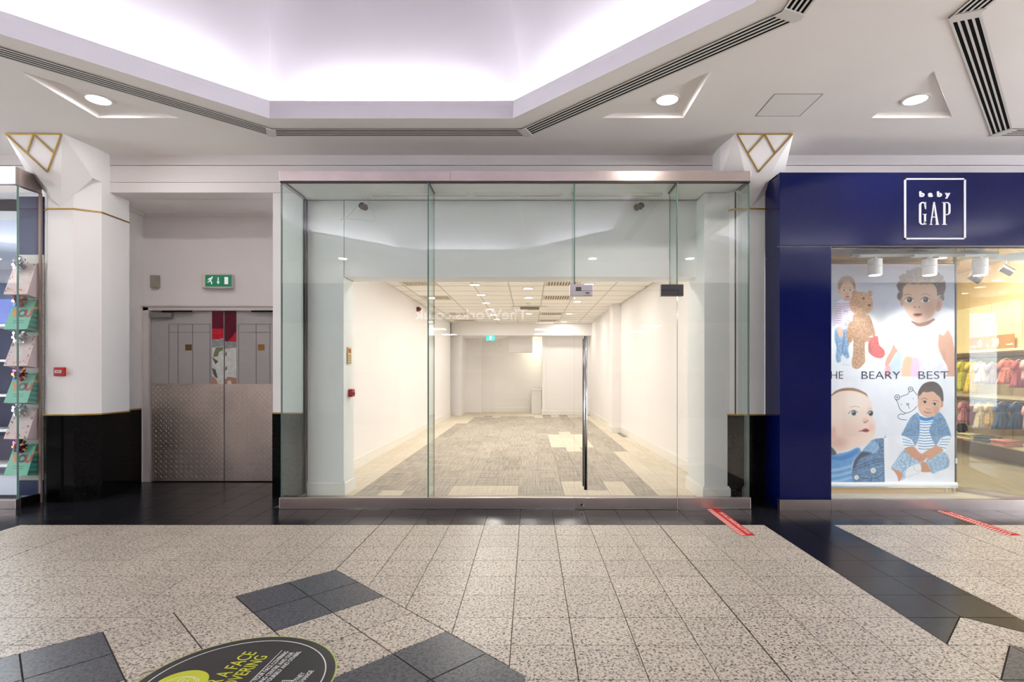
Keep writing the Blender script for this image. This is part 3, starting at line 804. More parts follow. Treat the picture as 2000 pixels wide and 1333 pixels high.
# suspended ceiling tiles
sc_ = struct(bx(LX-.1, 2.3, 6.18, 16.5, ZS+.02, ZS+.1).build('ceiling', mat('ceiling_void', rgb(150, 144, 132), .9)), 'suspended tile ceiling of the empty shop')
ctile = mat('ceiling_tile_cream', rgb(248, 245, 238), .9, noise=.015, nscale=60, rand=.02)
GRILLS = {(1, 1), (5, 1), (1, 4), (1, 9), (5, 9), (1, 12), (5, 12), (5, 4), (1, -9)}
cx0, cy0 = -2.17, 7.02
tee = MB()
grill_pos = []
for i in range(-1, 8):
    x0 = cx0+.6*i; xa, xb = max(x0, LX), x0+.6
    for j in range(-2, 16):
        y0 = cy0+.6*j; ya, yb = max(y0, 6.185), min(y0+.6, 16.45)
        if yb-ya < .03: continue
        xbb = min(xb, RX(yb) if ya < 11.9 else 1.87)
        if xbb-xa < .03: continue
        q = (xa+.008, xbb-.008, ya+.008, yb-.008)
        if q[1]-q[0] < .02 or q[3]-q[2] < .02: continue
        if (i, j) in ((0, 3), (0, 6), (0, 11), (0, 14), (4, 3), (4, 6), (4, 11), (4, 14)): grill_pos.append((i, j, xa, xb, ya, yb)); continue
        bx(*q, ZS, ZS+.015).build('ceiling_tile', ctile, sc_)
gm = mat('ceiling_grid_tee', rgb(196, 188, 172), .6)
for i in range(0, 8):
    x = cx0+.6*i
    tee.box(x-.008, x+.008, 6.185, 16.45, ZS-.003, ZS+.012)
for j in range(-1, 16):
    y = cy0+.6*j
    if y < 16.4: tee.box(LX, min(RX(y), 2.0 if y < 11.9 else 1.87), y-.008, y+.008, ZS-.003, ZS+.012)
tee.build('grid_tee', gm, sc_)
gslat = mat('grille_slat', rgb(236, 226, 208), .6); gback = mat('grille_back', rgb(150, 132, 108), .8)
ords = ['nearest', 'second', 'third', 'farthest']
for (i, j, xa, xb, ya, yb) in grill_pos:
    n_ = ords[(3, 6, 11, 14).index(j)]
    root = empty('air_grille', ((xa+xb)/2, (ya+yb)/2, ZS), '%s square air grille in the %s row of the empty shop ceiling' % (n_, 'left' if i == 0 else 'right'), 'vent', 'air grilles in the shop ceiling')
    bx(xa+.01, xb-.01, ya+.01, yb-.01, ZS+.012, ZS+.018).build('back', gback, root)
    mb = MB()
    for q in ((xa+.01, xb-.01, ya+.01, ya+.04), (xa+.01, xb-.01, yb-.04, yb-.01), (xa+.01, xa+.04, ya+.01, yb-.01), (xb-.04, xb-.01, ya+.01, yb-.01)): mb.box(*q, ZS-.004, ZS+.012)
    mb.build('frame', gslat, root)
    for k_ in range(11):
        xx = xa+.06+k_*.048
        bx(xx-.009, xx+.009, ya+.03, yb-.03, ZS-.002, ZS+.010).build('slat', gslat, root)
for n_, (x, y) in enumerate(SHOP_DOWN):
    row = 'left' if x < -.5 else ('right' if x > .5 else 'middle')
    same = [q for q in SHOP_DOWN if abs(q[0]-x) < .1]; idx = same.index((x, y))
    w_ = ['nearest', 'second', 'third', 'fourth', 'fifth', 'sixth', 'seventh', 'last'][idx]
    downlight(x, y, ZS-.004, .085, lamp_w, '%s round downlight from the front in the %s row of the empty shop' % (w_, row), 'empty shop downlights', 'shop_downlight')
# AC cassette, detector, sounder, inner exit sign, reveal notice and call point
ac = empty('air_conditioning_cassette', (0, 12.6, ZS), 'ceiling air conditioning cassette with dark slot in the empty shop', 'air conditioner')
bx(-.42, .38, 12.25, 13.0, ZS-.03, ZS).build('cover', skirt_m, ac, bevel=.01); bx(-.23, .2, 12.24, 12.62, ZS-.045, ZS-.03).build('intake_slot', mat('cassette_slot', rgb(120, 110, 84), .7), ac)
sd = empty('smoke_detector', (-.04, 11.75, ZS), 'small white dome smoke detector on the empty shop ceiling', 'smoke detector')
MB().disc(-.04, 11.75, ZS-.02, ZS, .06, 20).build('base', white_pl, sd); MB().ball((-.04, 11.75, ZS-.03), .045, .045, .03, 14, 8).build('dome', white_pl, sd, smooth=True)
so = empty('alarm_sounder', (LX+.03, 11.5, 2.64), 'dark red alarm sounder high on the left shop wall', 'alarm')
MB().tube([(LX+.0, 11.5, 2.64), (LX+.06, 11.5, 2.64)], .05, 16).build('body', mat('sounder_red', rgb(110, 26, 40), .4), so)
MB().tube([(LX+.06, 11.5, 2.64), (LX+.09, 11.5, 2.64)], .03, 16).build('lens', mat('sounder_lens', rgb(150, 40, 50), .2), so)
x0, x1, z0, z1 = ax(949, 16.3), ax(966, 16.3), az(665.5, 16.3), az(655, 16.3)
es = empty('exit_sign', ((x0+x1)/2, 16.4, z1), 'small turquoise exit sign hanging at the back of the empty shop', 'exit sign')
bx(x0, x1, 16.38, 16.41, z0, z1).build('sign_face', mat('exit_cyan', rgb(70, 190, 190), .4, emit=rgb(70, 190, 190), estr=.5), es)
bx((x0+x1)/2-.03, (x0+x1)/2+.03, 16.375, 16.381, z0+.03, z1-.03).build('door_symbol', mat('sign_pale', rgb(220, 245, 245), .4, emit=(1, 1, 1, 1), estr=.5), es)
bx((x0+x1)/2-.01, (x0+x1)/2+.01, 16.385, 16.405, z1, 2.427).build('hanger', white_pl, es)
callpoint(-1.99, 6.03, az(768, 6.03), 0.09, 0.085, 'red call point on the left reveal of the shop opening', face='x')
nt_ = empty('fire_notice', (-1.985, 6.0, az(695, 6.0)), 'narrow gold fire notice on the left reveal of the shop opening', 'notice')
zt = az(679, 6.0); zb_ = az(712, 6.0)
bx(-1.99, -1.983, 5.95, 6.07, zb_, zt).build('plate', mat('notice_gold', rgb(214, 190, 130), .4), nt_)
bx(-1.984, -1.981, 5.97, 6.05, zt-.06, zt-.015).build('red_symbol', red_pl, nt_)
for k_ in range(4): bx(-1.984, -1.981, 5.965, 6.055, zb_+.015+k_*.025, zb_+.025+k_*.025).build('text_line', mat('notice_line', rgb(120, 130, 90), .5), nt_)

# ---- the glass shopfront
st = empty('glass_shopfront', (0, YG, 0), 'frameless glass shopfront box with steel header and base rail', 'shopfront')
bpy.context.view_layer.update()
def pane(name, x0, x1, y0, y1, z0, z1, parent, m=None, faces='y'):
    """box of glass; its narrow sides get the green edge material"""
    mb = MB().box(x0, x1, y0, y1, z0, z1)
    # faces order: bottom, top, front(-y), right(+x), back(+y), left(-x)
    mb.mi = [1, 1, 0, 1, 0, 1] if faces == 'y' else [1, 1, 1, 0, 1, 0]
    return mb.build(name, [m or glass_m, edge_m], parent, recalc=False)
ZB, ZH, ZT = 0.108, 3.147, 3.241
GT = 0.012
# header and base rail
DX0, DX1 = .424, 1.414            # the door
hd = MB().box(XGL, XGR, YG-.02, YG+.03, ZH, ZT).box(XGL, XGL+.05, YG+.03, 5.765, ZH, ZT).box(XGR-.05, XGR, YG+.03, 5.57, ZH, ZT)
hd.build('header', steel_m, st, bevel=.002)
bx(XGL+.01, XGR-.01, YG-.01, 5.765, ZT-.004, ZT+.004).build('header_cap', steel_m, st)
bx(ax(880, YG)-.0015, ax(880, YG)+.0015, YG-.0205, YG-.0195, ZH, ZT).build('header_joint', steel_dk, st)
bx(XGL+.03, XGR-.03, YG+.03, 5.85, ZH, ZH+.05).build('box_ceiling', pier_m, st)
bx(XGL+.005, XGR-.005, YG-.012, YG+.022, ZH-.012, ZH+.001).build('header_channel', dark_pl, st)
for (a, b) in ((XGL, DX0-.004), (DX1+.004, XGR)):
    bx(a, b, YG-.02, YG+.03, 0.004, ZB).build('base_rail', steel_m, st, bevel=.002)
    bx(a, b, YG-.024, YG+.03, 0, .008).build('base_lip', chrome_m, st)
bx(XGL, XGL+.03, YG+.03, 5.84, 0, .03).build('side_channel', steel_m, st); bx(XGR-.03, XGR, YG+.03, 5.58, 0, .06).build('side_channel', steel_m, st)
bx(XGL, XGL+.03, 5.80, 5.85, 0, ZH).build('wall_channel', steel_dk, st); bx(XGR-.04, XGR, 5.555, 5.59, 0, ZH).build('wall_channel', steel_dk, st)
# panes
pane('glass_pane', XGL+.006, -.988, YG, YG+GT, ZB, ZH-.01, st)
pane('glass_pane', -.982, DX0-.003, YG, YG+GT, ZB, ZH-.01, st)
ZTR = az(567.5, YG)
pane('glass_pane', DX0+.003, DX1-.003, YG, YG+GT, ZTR+.004, ZH-.01, st)
pane('glass_pane', DX1+.003, XGR-.006, YG, YG+GT, ZB, ZH-.01, st)
pane('side_pane', XGL+.006, XGL+.018, YG+GT+.002, 5.80, .03, ZH-.01, st, glass_s, 'x')
pane('side_pane', XGR-.018, XGR-.006, YG+GT+.002, 5.555, .06, ZH-.01, st, glass_s, 'x')
pane('glass_fin', -.991, -.979, YG+GT+.002, 5.60, 0.0, ZH, st, glass_s, 'x')
pane('glass_fin', DX0-.006, DX0+.006, YG+GT+.002, 5.56, ZTR+.04, ZH, st, glass_s, 'x')
pane('glass_fin', DX1-.006, DX1+.006, YG+GT+.002, 5.56, ZTR+.03, ZH, st, glass_s, 'x')
bx(-.99, -.98, YG-.003, YG-.0005, ZB, ZH-.01).build('joint_seal', edge_m, st)
bx(DX0-.004, DX0+.004, YG-.003, YG-.0005, ZTR+.04, ZH-.01).build('joint_seal', edge_m, st)
bx(DX1-.004, DX1+.004, YG-.003, YG-.0005, ZTR+.04, ZH-.01).build('joint_seal', edge_m, st)
# dark fin seats in the header
for x_ in (-.985, DX1): bx(x_-.008, x_+.008, YG+.03, 5.6, ZH-.014, ZH+.001).build('fin_seat', dark_pl, st)
# door
dr = empty('door_2', (DX1, YG, 0)); struct(dr, 'frameless glass door with long tubular handle')
bpy.context.view_layer.update()
pane('door_leaf', DX0+.001, DX1-.003, YG, YG+GT, ZB, ZTR-.002, dr)
bx(DX0, DX1-.002, YG-.02, YG+.03, .008, ZB).build('bottom_rail', steel_m, dr, bevel=.002)
lk = MB().tube([(DX0+.065, YG-.035, .045), (DX0+.065, YG-.018, .045)], .026, 20).build('floor_lock', chrome_m, dr)
MB().tube([(DX0+.065, YG-.037, .045), (DX0+.065, YG-.033, .045)], .012, 14).build('keyhole', dark_pl, lk)
hp = MB()
hx = ax(1143.5, YG-.05)
hp.tube([(hx, YG-.06, az(957, YG-.06)), (hx, YG-.06, az(657, YG-.06))], .017, 16)
hp.build('handle', chrome_m, dr, smooth=True)
hb = MB().tube([(hx, YG+.07, az(950, YG+.07)), (hx, YG+.07, az(662, YG+.07))], .017, 16); hb.build('handle', steel_dk, dr, smooth=True)
for py in (700, 930): MB().tube([(hx, YG-.06, az(py, YG)), (hx, YG+.07, az(py, YG))], .008, 10).build('handle_stud', chrome_m, dr)
# top patch lock + hinge patch
lx0, lx1, lz0, lz1 = ax(1112.5, YG), ax(1157, YG), az(579, YG), az(556.5, YG)
pl_ = bx(lx0, lx1, YG-.022, YG+.034, lz0, lz1).build('patch_lock', mat('patch_silver', rgb(196, 190, 196), .35, metal=.6), dr, bevel=.003)
bx(lx0+.058, lx0+.11, YG-.03, YG-.02, lz0+.048, lz0+.085).build('strike', steel_dk, pl_, bevel=.002)
bx(lx0+.135, lx1-.012, YG-.028, YG-.02, lz0+.008, lz0+.045).build('lock_body', mat('patch_silver', None), pl_, bevel=.003)
bx(lx0+.15, lx1-.03, YG-.031, YG-.027, lz0+.022, lz0+.032).build('keyhole', dark_pl, pl_)
bx(lx0+.05, lx1, YG-.0235, YG-.0215, lz0+.046, lz0+.049).build('seam', dark_pl, pl_)
hx0, hx1 = ax(1290, YG), ax(1334, YG)
ph = bx(hx0, hx1, YG-.022, YG+.034, lz0, lz1).build('hinge_patch', mat('patch_dark', rgb(78, 74, 78), .35, metal=.7), dr, bevel=.003)
bx(hx0, hx1-.05, YG-.0235, YG-.0215, (lz0+lz1)/2-.002, (lz0+lz1)/2+.001).build('seam', black_m, ph)
bx(hx1-.052, hx1-.049, YG-.0235, YG-.0215, lz0, (lz0+lz1)/2).build('seam', black_m, ph)
# track rails, cameras and cable inside the box
tk = empty('lighting_track', (0, 5.62, 3.14), 'empty white lighting track under the box ceiling behind the glass', 'lighting track')
for (a, b) in ((723, 916), (925, 1099), (1112, 1293)):
    c = bx(ax(a, 5.61), ax(b, 5.61), 5.60, 5.635, 3.122, 3.147).build('rail', skirt_m, tk)
    bx(ax(a, 5.61)+.02, ax(b, 5.61)-.02, 5.612, 5.623, 3.1205, 3.123).build('slot', mat('slot_grey', rgb(120, 116, 110), .6), c)
for (px, lb, sg) in ((710, 'small brown spot fitting with white tag behind the left glass pane', 1), (1248, 'small brown spot fitting with white tag above the glass door', -1)):
    c = at(px, 402, 5.80)
    root = empty('spot_fitting', (c.x, 5.85, c.z), lb, 'spotlight', 'spot fittings on the shop lintel')
    MB().tube([(c.x-.03*sg, 5.853, c.z+.01), (c.x-.03*sg, 5.835, c.z+.01)], .035, 16).build('base', dark_pl, root)
    MB().tube([(c.x-.03*sg, 5.84, c.z+.01), (c.x+.03*sg, 5.76, c.z-.03)], [.022, .034], 14).build('head', mat('fitting_brown', rgb(96, 76, 66), .5), root)
    bx(c.x-.06*sg, c.x-.035*sg, 5.80, 5.81, c.z-.06, c.z-.02).build('tag', white_pl, root)
pts = [(1195,262),(1192,330),(1210,400),(1245,450),(1290,515),(1285,548),(1240,557),(1100,540),(960,535),(880,545),(940,510),(1000,465),(1060,400),(1105,340),(1140,312)]
cv = [Vector(at(520+x/6.058, 340+y/6.058, 5.72 if 1 else 0)) for x, y in pts]
def smooth(ps, n=5):
    o = []
    for i in range(len(ps)-1):
        p0, p1, p2, p3 = ps[max(i-1, 0)], ps[i], ps[i+1], ps[min(i+2, len(ps)-1)]
        for k_ in range(n):
            t = k_/n
            o.append(0.5*((2*p1)+(-p0+p2)*t+(2*p0-5*p1+4*p2-p3)*t*t+(-p0+3*p1-3*p2+p3)*t**3))
    return o+[ps[-1]]
cb_ = MB().tube(smooth(cv), .0035, 6).build('cable', white_pl, smooth=True)
tag(cb_, 'loose loop of white cable hanging from the track behind the glass', 'cable')

# ================================================================== FLOOR GRAPHICS
def tape(x0, x1, y0, y1, label, tilt):
    root = empty('floor_tape', ((x0+x1)/2, (y0+y1)/2, 0), label, 'floor tape', 'red queue tapes on the floor')
    bpy.context.view_layer.update()
    rm = mat('tape_red', rgb(182, 34, 32), .7, spec=.15); wm = mat('tape_white', rgb(226, 200, 192), .7, spec=.15)
    bx(x0, x1, y0, y1, .0004, .0016).build('strip', rm, root)
    w = (x1-x0)*.42; y = y0; mb = MB()
    st_ = .034
    while y < y1-.03:
        mb.prism([(x0+.002, y+.004), (x0+w, y+.022), (x0+w, y+.022+st_*.45), (x0+.002, y+.004+st_*.45)], .0016, .0020); y += st_
    mb.build('hazard_stripes', wm, root)
    M_ = Matrix.Translation((x1-.012, y0+.05, .0018)) @ Matrix.Rotation(PI/2, 4, 'Z')
    text('lettering', 'PLEASE STAND BEHIND THIS LINE', .052, wm, root, M_, extrude=.0002, sx=.86)
tape(1.682, 1.806, 4.395, 5.245, 'red tape with white stripes on the floor below the glass shopfront', 0)
tape(3.835, 3.945, 4.40, 5.18, 'red tape with white stripes on the floor below the navy shop banner', 0)
# round sticker
SX, SY, SR = -1.25, 2.305, .412
root = empty('floor_sticker', (SX, SY, 0), 'round black face covering notice with lime lettering stuck on the tiles', 'floor sticker')
bpy.context.view_layer.update()
stm = mat('sticker_black', rgb(42, 41, 42), .4, noise=.05, nscale=20); lime = mat('sticker_lime', rgb(190, 196, 44), .4); wht = mat('sticker_white', rgb(220, 220, 216), .4)
pale_rim = mat('sticker_rim', rgb(172, 184, 96), .4)
MB().disc(SX, SY, .0003, .0010, SR, 72).build('rim', pale_rim, root)
MB().disc(SX, SY, .0004, .0018, SR-.007, 72).build('disc', stm, root)
MB().ring(SX, SY, .0018, .0022, SR-.05, SR-.045, 72).build('white_ring', wht, root)
MB().disc(-1.47, 2.30, .0018, .0022, .105, 40).build('lime_disc', lime, root)
mk = MB()
def arc_pts(pts, w=.0035, z0=.0022, z1=.0026, mb=mk):
    for i in range(len(pts)-1):
        p, q = Vector(pts[i]), Vector(pts[i+1]); d = (q-p)
        if d.length < 1e-6: continue
        d.normalize(); n = Vector((-d.y, d.x))*w/2; p = p-d*w*.3; q = q+d*w*.3
        mb.prism([tuple(p+n), tuple(p-n), tuple(q-n), tuple(q+n)], z0, z1)
# face with a mask, drawn in outline; local frame: reading direction = +Y, up = -X
def L2(u, v): return (-1.47-v, 2.30+u)
arc_pts([L2(.055*math.cos(t), .07*math.sin(t)) for t in [i*2*PI/28 for i in range(29)]])
arc_pts([L2(*p) for p in ((-.052, .012), (-.03, .02), (0, .026), (.03, .02), (.052, .012), (.045, -.03), (.02, -.055), (0, -.06), (-.02, -.055), (-.045, -.03), (-.052, .012))])
arc_pts([L2(*p) for p in ((-.035, .002), (.035, .002))]); arc_pts([L2(*p) for p in ((-.03, -.018), (.03, -.018))])
mk.build('mask_symbol', wht, root)
ROT = Matrix.Rotation(PI/2-.12, 4, 'Z')
def tx(s_, x, y, size, m_, sx=1.0):
    text('lettering', s_, size, m_, root, Matrix.Translation((x, y, .0020)) @ ROT, extrude=.0004, sx=sx)
def txr(s_, xe, ye, size, m_, sx=.92):                     # right-aligned at the far end
    text('lettering', s_, size, m_, root, Matrix.Translation((xe, ye, .0020)) @ ROT, extrude=.0004, align='RIGHT', sx=sx)
txr('WEAR A FACE', -1.276, 2.560, .090, lime, .72); txr('COVERING', -1.208, 2.528, .082, lime, .72)
arc_pts([(-1.20, 2.06), (-1.168, 2.577)], .003, .0018, .0023, mk2 := MB()); mk2.build('rule', wht, root)
txr('WEAR YOUR FACE COVERING', -1.131, 2.567, .029, wht, .8); txr('SHOPPING CENTRE AND OUR', -1.101, 2.556, .029, wht, .8); txr('YOURSELF AND OTHERS.', -1.071, 2.567, .029, wht, .8)
txr('PUTNEY', -.978, 2.385, .032, wht, .8); txr('EXCHANGE', -.948, 2.402, .032, wht, .8)
lg = MB(); arc_pts([(-1.050, 2.28), (-1.050, 2.325), (-1.010, 2.325), (-1.010, 2.28), (-1.050, 2.28)], .004, .0018, .0023, lg)
for q in (-1.040, -1.030, -1.020): arc_pts([(q, 2.288), (q, 2.317)], .003, .0018, .0023, lg)
lg.build('emblem', wht, root)

# ================================================================== NAVY SHOP
YN = 5.21; NX = 2.371
nv = empty('navy_shop_front', (NX, YN, 0), 'glossy navy shop front with white square logo and steel base', 'shopfront')
bx(NX, 7.4, YN, YN+.05, 2.521, 3.214).build('fascia_panel', navy_m, nv, bevel=.0015)
bx(NX, 7.4, YN+.012, YN+.05, 2.508, 2.521).build('fascia_gap', steel_dk, nv)
bx(NX, 2.862, YN, YN+.05, .0985, 2.508).build('lower_panel', navy_m, nv, bevel=.0015)
bx(NX, NX+.02, YN+.05, 5.53, .0, 2.45).build('side_panel', navy_m, nv); bx(NX, NX+.02, YN+.05, 5.53, 2.454, 3.214).build('side_panel', navy_m, nv)
bx(NX, 7.4, YN+.05, 5.765, 3.2, 3.214).build('top_cover', navy_m, nv)
bx(NX, 2.86, YN, YN+.05, 0, .0975).build('base_rail', steel_m, nv); bx(2.863, 7.4, YN, YN+.05, 0, .0975).build('base_rail', steel_m, nv)
pane('glass_pane', 2.868, 7.3, YN+.03, YN+.042, .0975, 2.52, nv)
bx(2.863, 2.869, YN+.02, YN+.05, .0975, 2.52).build('glass_edge', edge_m, nv)
# logo: square outline, small word, tall condensed letters
logo_m = mat('logo_white', rgb(214, 214, 226), .4)
LS = 3.808
def lp(x, y): p = at(1480+x/LS, 330+y/LS, YN-.006); return (p.x, p.z)
def lpoly(mb, pts): mb.prism([lp(*p) for p in pts], YN-.008, YN, axis='y')
mb = MB()
for q in ((1090, 70, 1548, 81), (1090, 514, 1548, 525), (1090, 70, 1103, 525), (1535, 70, 1548, 525)): lpoly(mb, [(q[0], q[1]), (q[2], q[1]), (q[2], q[3]), (q[0], q[3])])
lg = empty('shop_sign', (ax(1827, YN), YN, 2.58), 'white square outline logo with two rows of letters on the navy fascia', 'sign')
mb.build('frame', logo_m, lg)
p0 = lp(1203, 206)
for ch, xa_, xb_ in (('b', 1203, 1240), ('a', 1267, 1302), ('b', 1335, 1370), ('y', 1394, 1432)):
    c = text('lettering', ch, .068, logo_m, lg, Matrix.Identity(4), extrude=.004, bold=.0035)
    xs = [v.co.x for v in c.data.vertices]; qa, qb = lp(xa_, 206), lp(xb_, 206)
    c.data.transform(TF(qa[0], YN-.004, qa[1]) @ Matrix.Diagonal(((qb[0]-qa[0])/(max(xs)-min(xs)), 1, 1, 1)) @ Matrix.Translation((-min(xs), 0, 0)))
def arc(cx, cy_, rx, ry, a0, a1, n=8): return [(cx+rx*math.cos(math.radians(a0+(a1-a0)*i/n)), cy_+ry*math.sin(math.radians(a0+(a1-a0)*i/n))) for i in range(n+1)]
G_ = MB()
def band(o, i): lpoly(G_, o+i[::-1])
band(arc(1227, 272, 26, 26, 180, 270)+arc(1227, 272, 25, 26, 270, 360), arc(1227, 274, 12, 20, 180, 270)+arc(1229, 274, 12, 20, 270, 360))
lpoly(G_, [(1201, 272), (1215, 272), (1215, 392), (1201, 392)])
band(arc(1227, 392, 26, 25, 180, 90), arc(1227, 392, 12, 19, 180, 90)); band(arc(1225, 392, 15, 19, 90, 0), arc(1227, 392, 25, 25, 90, 0)[::1])
lpoly(G_, [(1238, 340), (1251, 340), (1251, 415), (1244, 415), (1238, 395)]); lpoly(G_, [(1228, 336), (1256, 336), (1256, 341), (1228, 341)])
lpoly(G_, [(1240, 270), (1252, 270), (1252, 300), (1247, 300)]); lpoly(G_, [(1246, 248), (1252, 248), (1252, 275), (1246, 272)])
G_.build('letter_g', logo_m, lg)
G_ = MB()
lpoly(G_, [(1308, 247), (1316, 247), (1344, 412), (1329, 412)]); lpoly(G_, [(1308, 247), (1314, 262), (1291, 412), (1285, 412)]); lpoly(G_, [(1296, 355), (1326, 355), (1326, 361), (1296, 361)])
lpoly(G_, [(1280, 411), (1300, 411), (1300, 416), (1280, 416)]); lpoly(G_, [(1322, 411), (1349, 411), (1349, 416), (1322, 416)])
G_.build('letter_a', logo_m, lg)
G_ = MB()
lpoly(G_, [(1381, 249), (1396, 249), (1396, 412), (1381, 412)]); lpoly(G_, [(1372, 411), (1406, 411), (1406, 416), (1372, 416)]); lpoly(G_, [(1372, 248), (1396, 248), (1396, 253), (1372, 253)])
band([(1396, 248)]+arc(1408, 276, 25, 28, 270, 360)+arc(1408, 318, 25, 26, 0, 90)+[(1396, 344)], [(1396, 254)]+arc(1408, 277, 12, 23, 270, 360)+arc(1408, 317, 12, 21, 0, 90)+[(1396, 338)])
G_.build('letter_p', logo_m, lg)

# display window: soffit, platform, splayed entrance glass
wsoff = mat('window_soffit_bronze', rgb(96, 84, 66), .15, metal=.8, noise=.5, nscale=14, bump=.4, bscale=18)
struct(MB().prism([(2.39, YN+.05), (4.95, YN+.05), (4.56, 5.92), (2.39, 5.92)], 2.50, 2.53).build('ceiling', wsoff), 'bronze mirror soffit of the display window')
bx(2.863, 4.62, 5.90, 5.92, 2.468, 2.50).build('soffit_trim', gold_m, nv)
plat = MB().prism([(2.863, YN+.05), (4.90, YN+.05), (4.53, 5.86), (2.863, 5.86)], 0, .055)
struct(plat.build('floor', mat('platform_stone', rgb(186, 176, 158), .4, noise=.03)), 'low stone coloured platform under the photo banner')
bx(2.863, 4.90, YN+.052, YN+.075, .055, .085).build('platform_edge', skirt_m, nv)
sd_ = Vector((4.90-4.51, YN+.06-5.85)).normalized(); sn = Vector((sd_.y, -sd_.x))
def splay(name, o0, o1, z0, z1, m):
    a = Vector((4.51, 5.85)); b = Vector((4.90, YN+.06))
    return MB().prism([tuple(a+sn*o0), tuple(b+sn*o0), tuple(b+sn*o1), tuple(a+sn*o1)], z0, z1).build(name, m, nv)
splay('splay_base', -.02, .03, 0, .1, steel_m)
splay('splay_pane', .0, .012, .1, 2.5, glass_s)
bx(4.515, 4.53, 5.82, 5.85, .1, 2.5).build('mullion', steel_dk, nv)
# navy shop interior room
struct(bx(2.4, 12, 5.27, 13, -.12, -.004).build('floor', mat('shop_stone_floor', rgb(150, 140, 120), .45, noise=.06, nscale=2)), 'beige floor of the baby clothes shop')
struct(bx(2.4, 12, 5.93, 13, 2.95, 3.1).build('ceiling', mat('shop_warm_ceiling', rgb(222, 196, 156), .7, noise=.03)), 'warm ceiling of the baby clothes shop')
struct(bx(2.4, 12, 5.92, 6.0, 2.53, 3.2).build('wall_front', shopwall_m), 'inner face above the display window')
struct(bx(2.4, 12, 12.0, 12.2, 0, 3.0).build('wall_back', mat('shop_tan_wall', rgb(214, 190, 150), .7, noise=.03)), 'far wall of the baby clothes shop')
struct(bx(2.40, 2.6, 6.2, 12.0, 0, 3.0).build('wall_left', mat('shop_tan_wall', None)), 'left wall of the baby clothes shop')
for (x, y) in ((5.2, 7.0), (5.6, 8.6), (6.0, 7.6), (5.0, 10.4), (6.2, 6.4)):
    area_light('baby_shop_light', (x, y, 2.9), (x+.6, y, 0), .2, .2, 22, (1, .86, .66), 'DISK')
# wall unit of shelves running along the right side
LPX = lambda Y, off=0.0: 5.56+.16*Y+off
LY = lambda px: 5.56/((px-CX)/F-.16)
wu = empty('shelving_wall', (LPX(8), 8, 0), 'cream shelving wall with rails of baby clothes behind the glass', 'shelving')
shelf_m = mat('shelf_cream', rgb(232, 218, 184), .5, noise=.02); back_m = mat('unit_back_panel', rgb(236, 218, 172), .6, noise=.02)
dark_back = mat('unit_dark_back', rgb(96, 82, 62), .7, noise=.1)
def along(name, off0, off1, Y0, Y1, z0, z1, m, parent=wu): return MB().prism([(LPX(Y0, off0), Y0), (LPX(Y1, off0), Y1), (LPX(Y1, off1), Y1), (LPX(Y0, off1), Y0)], z0, z1).build(name, m, parent)
for z, tk_ in ((1.62, .035), (.925, .03), (.225, .035)): along('shelf', 0, .42, 5.4, 9.3, z, z+tk_, shelf_m)
Ys = [9.3, LY(1924), LY(1983), 6.4, 5.4]
for a, b in zip(Ys[:-1], Ys[1:]): along('upper_panel', .1, .13, b+.006, a-.006, 1.655, 2.35, back_m)
for a, b in zip(Ys[:-1], Ys[1:]): along('lower_panel', .42, .45, b+.006, a-.006, .26, 1.62, mat('unit_mid_back', rgb(190, 170, 128), .6, noise=.05))
along('plinth', .12, .42, 5.4, 9.3, 0, .225, mat('unit_wood', rgb(110, 84, 58), .5, noise=.1)); along('header_board', .12, .5, 5.4, 9.3, 2.35, 2.95, mat('header_tan', rgb(214, 186, 138), .6))
along('end_panel', -.02, .45, 9.3, 9.34, 0, 2.35, back_m)
for z in (1.545, .86):
    MB().tube([(LPX(5.4, .2), 5.4, z), (LPX(9.3, .2), 9.3, z)], .012, 8).build('hanging_rail', steel_dk, wu)
bx(LPX(8.85, -.004), LPX(8.85, .01), 8.68, 8.98, .222, .262).build('price_strip', red_pl, wu)
# wooden number sign on the top shelf
ya = LY(1890); yb = LY(1975)
sg = empty('age_sign', (LPX(ya, .03), (ya+yb)/2, 1.655), 'wooden age sign with white numbers on the top shelf', 'sign')
MB().prism([(LPX(ya, .03), ya), (LPX(yb, .03), yb), (LPX(yb, .05), yb), (LPX(ya, .05), ya)], 1.656, 1.86).build('board', mat('sign_wood', rgb(186, 130, 58), .5, noise=.1, nscale=12), sg)
dv = Vector((LPX(yb)-LPX(ya), yb-ya, 0)).normalized()
Mx = Matrix((dv, Vector((0, 0, 1)), dv.cross(Vector((0, 0, 1))))).transposed().to_4x4()
for s_, dy_, sz_ in (('0', .22, .16), ('24', .52, .16), ('to', .40, .06), ('months', .03, .05), ('months', .82, .05)):
    text('lettering', s_, sz_, mat('sign_white', rgb(248, 244, 232), .5), sg, Matrix.Translation((LPX(ya-dy_, .026), ya-dy_, 1.70)) @ Mx, extrude=.003, sx=1.0, bold=.004 if sz_ > .1 else 0)
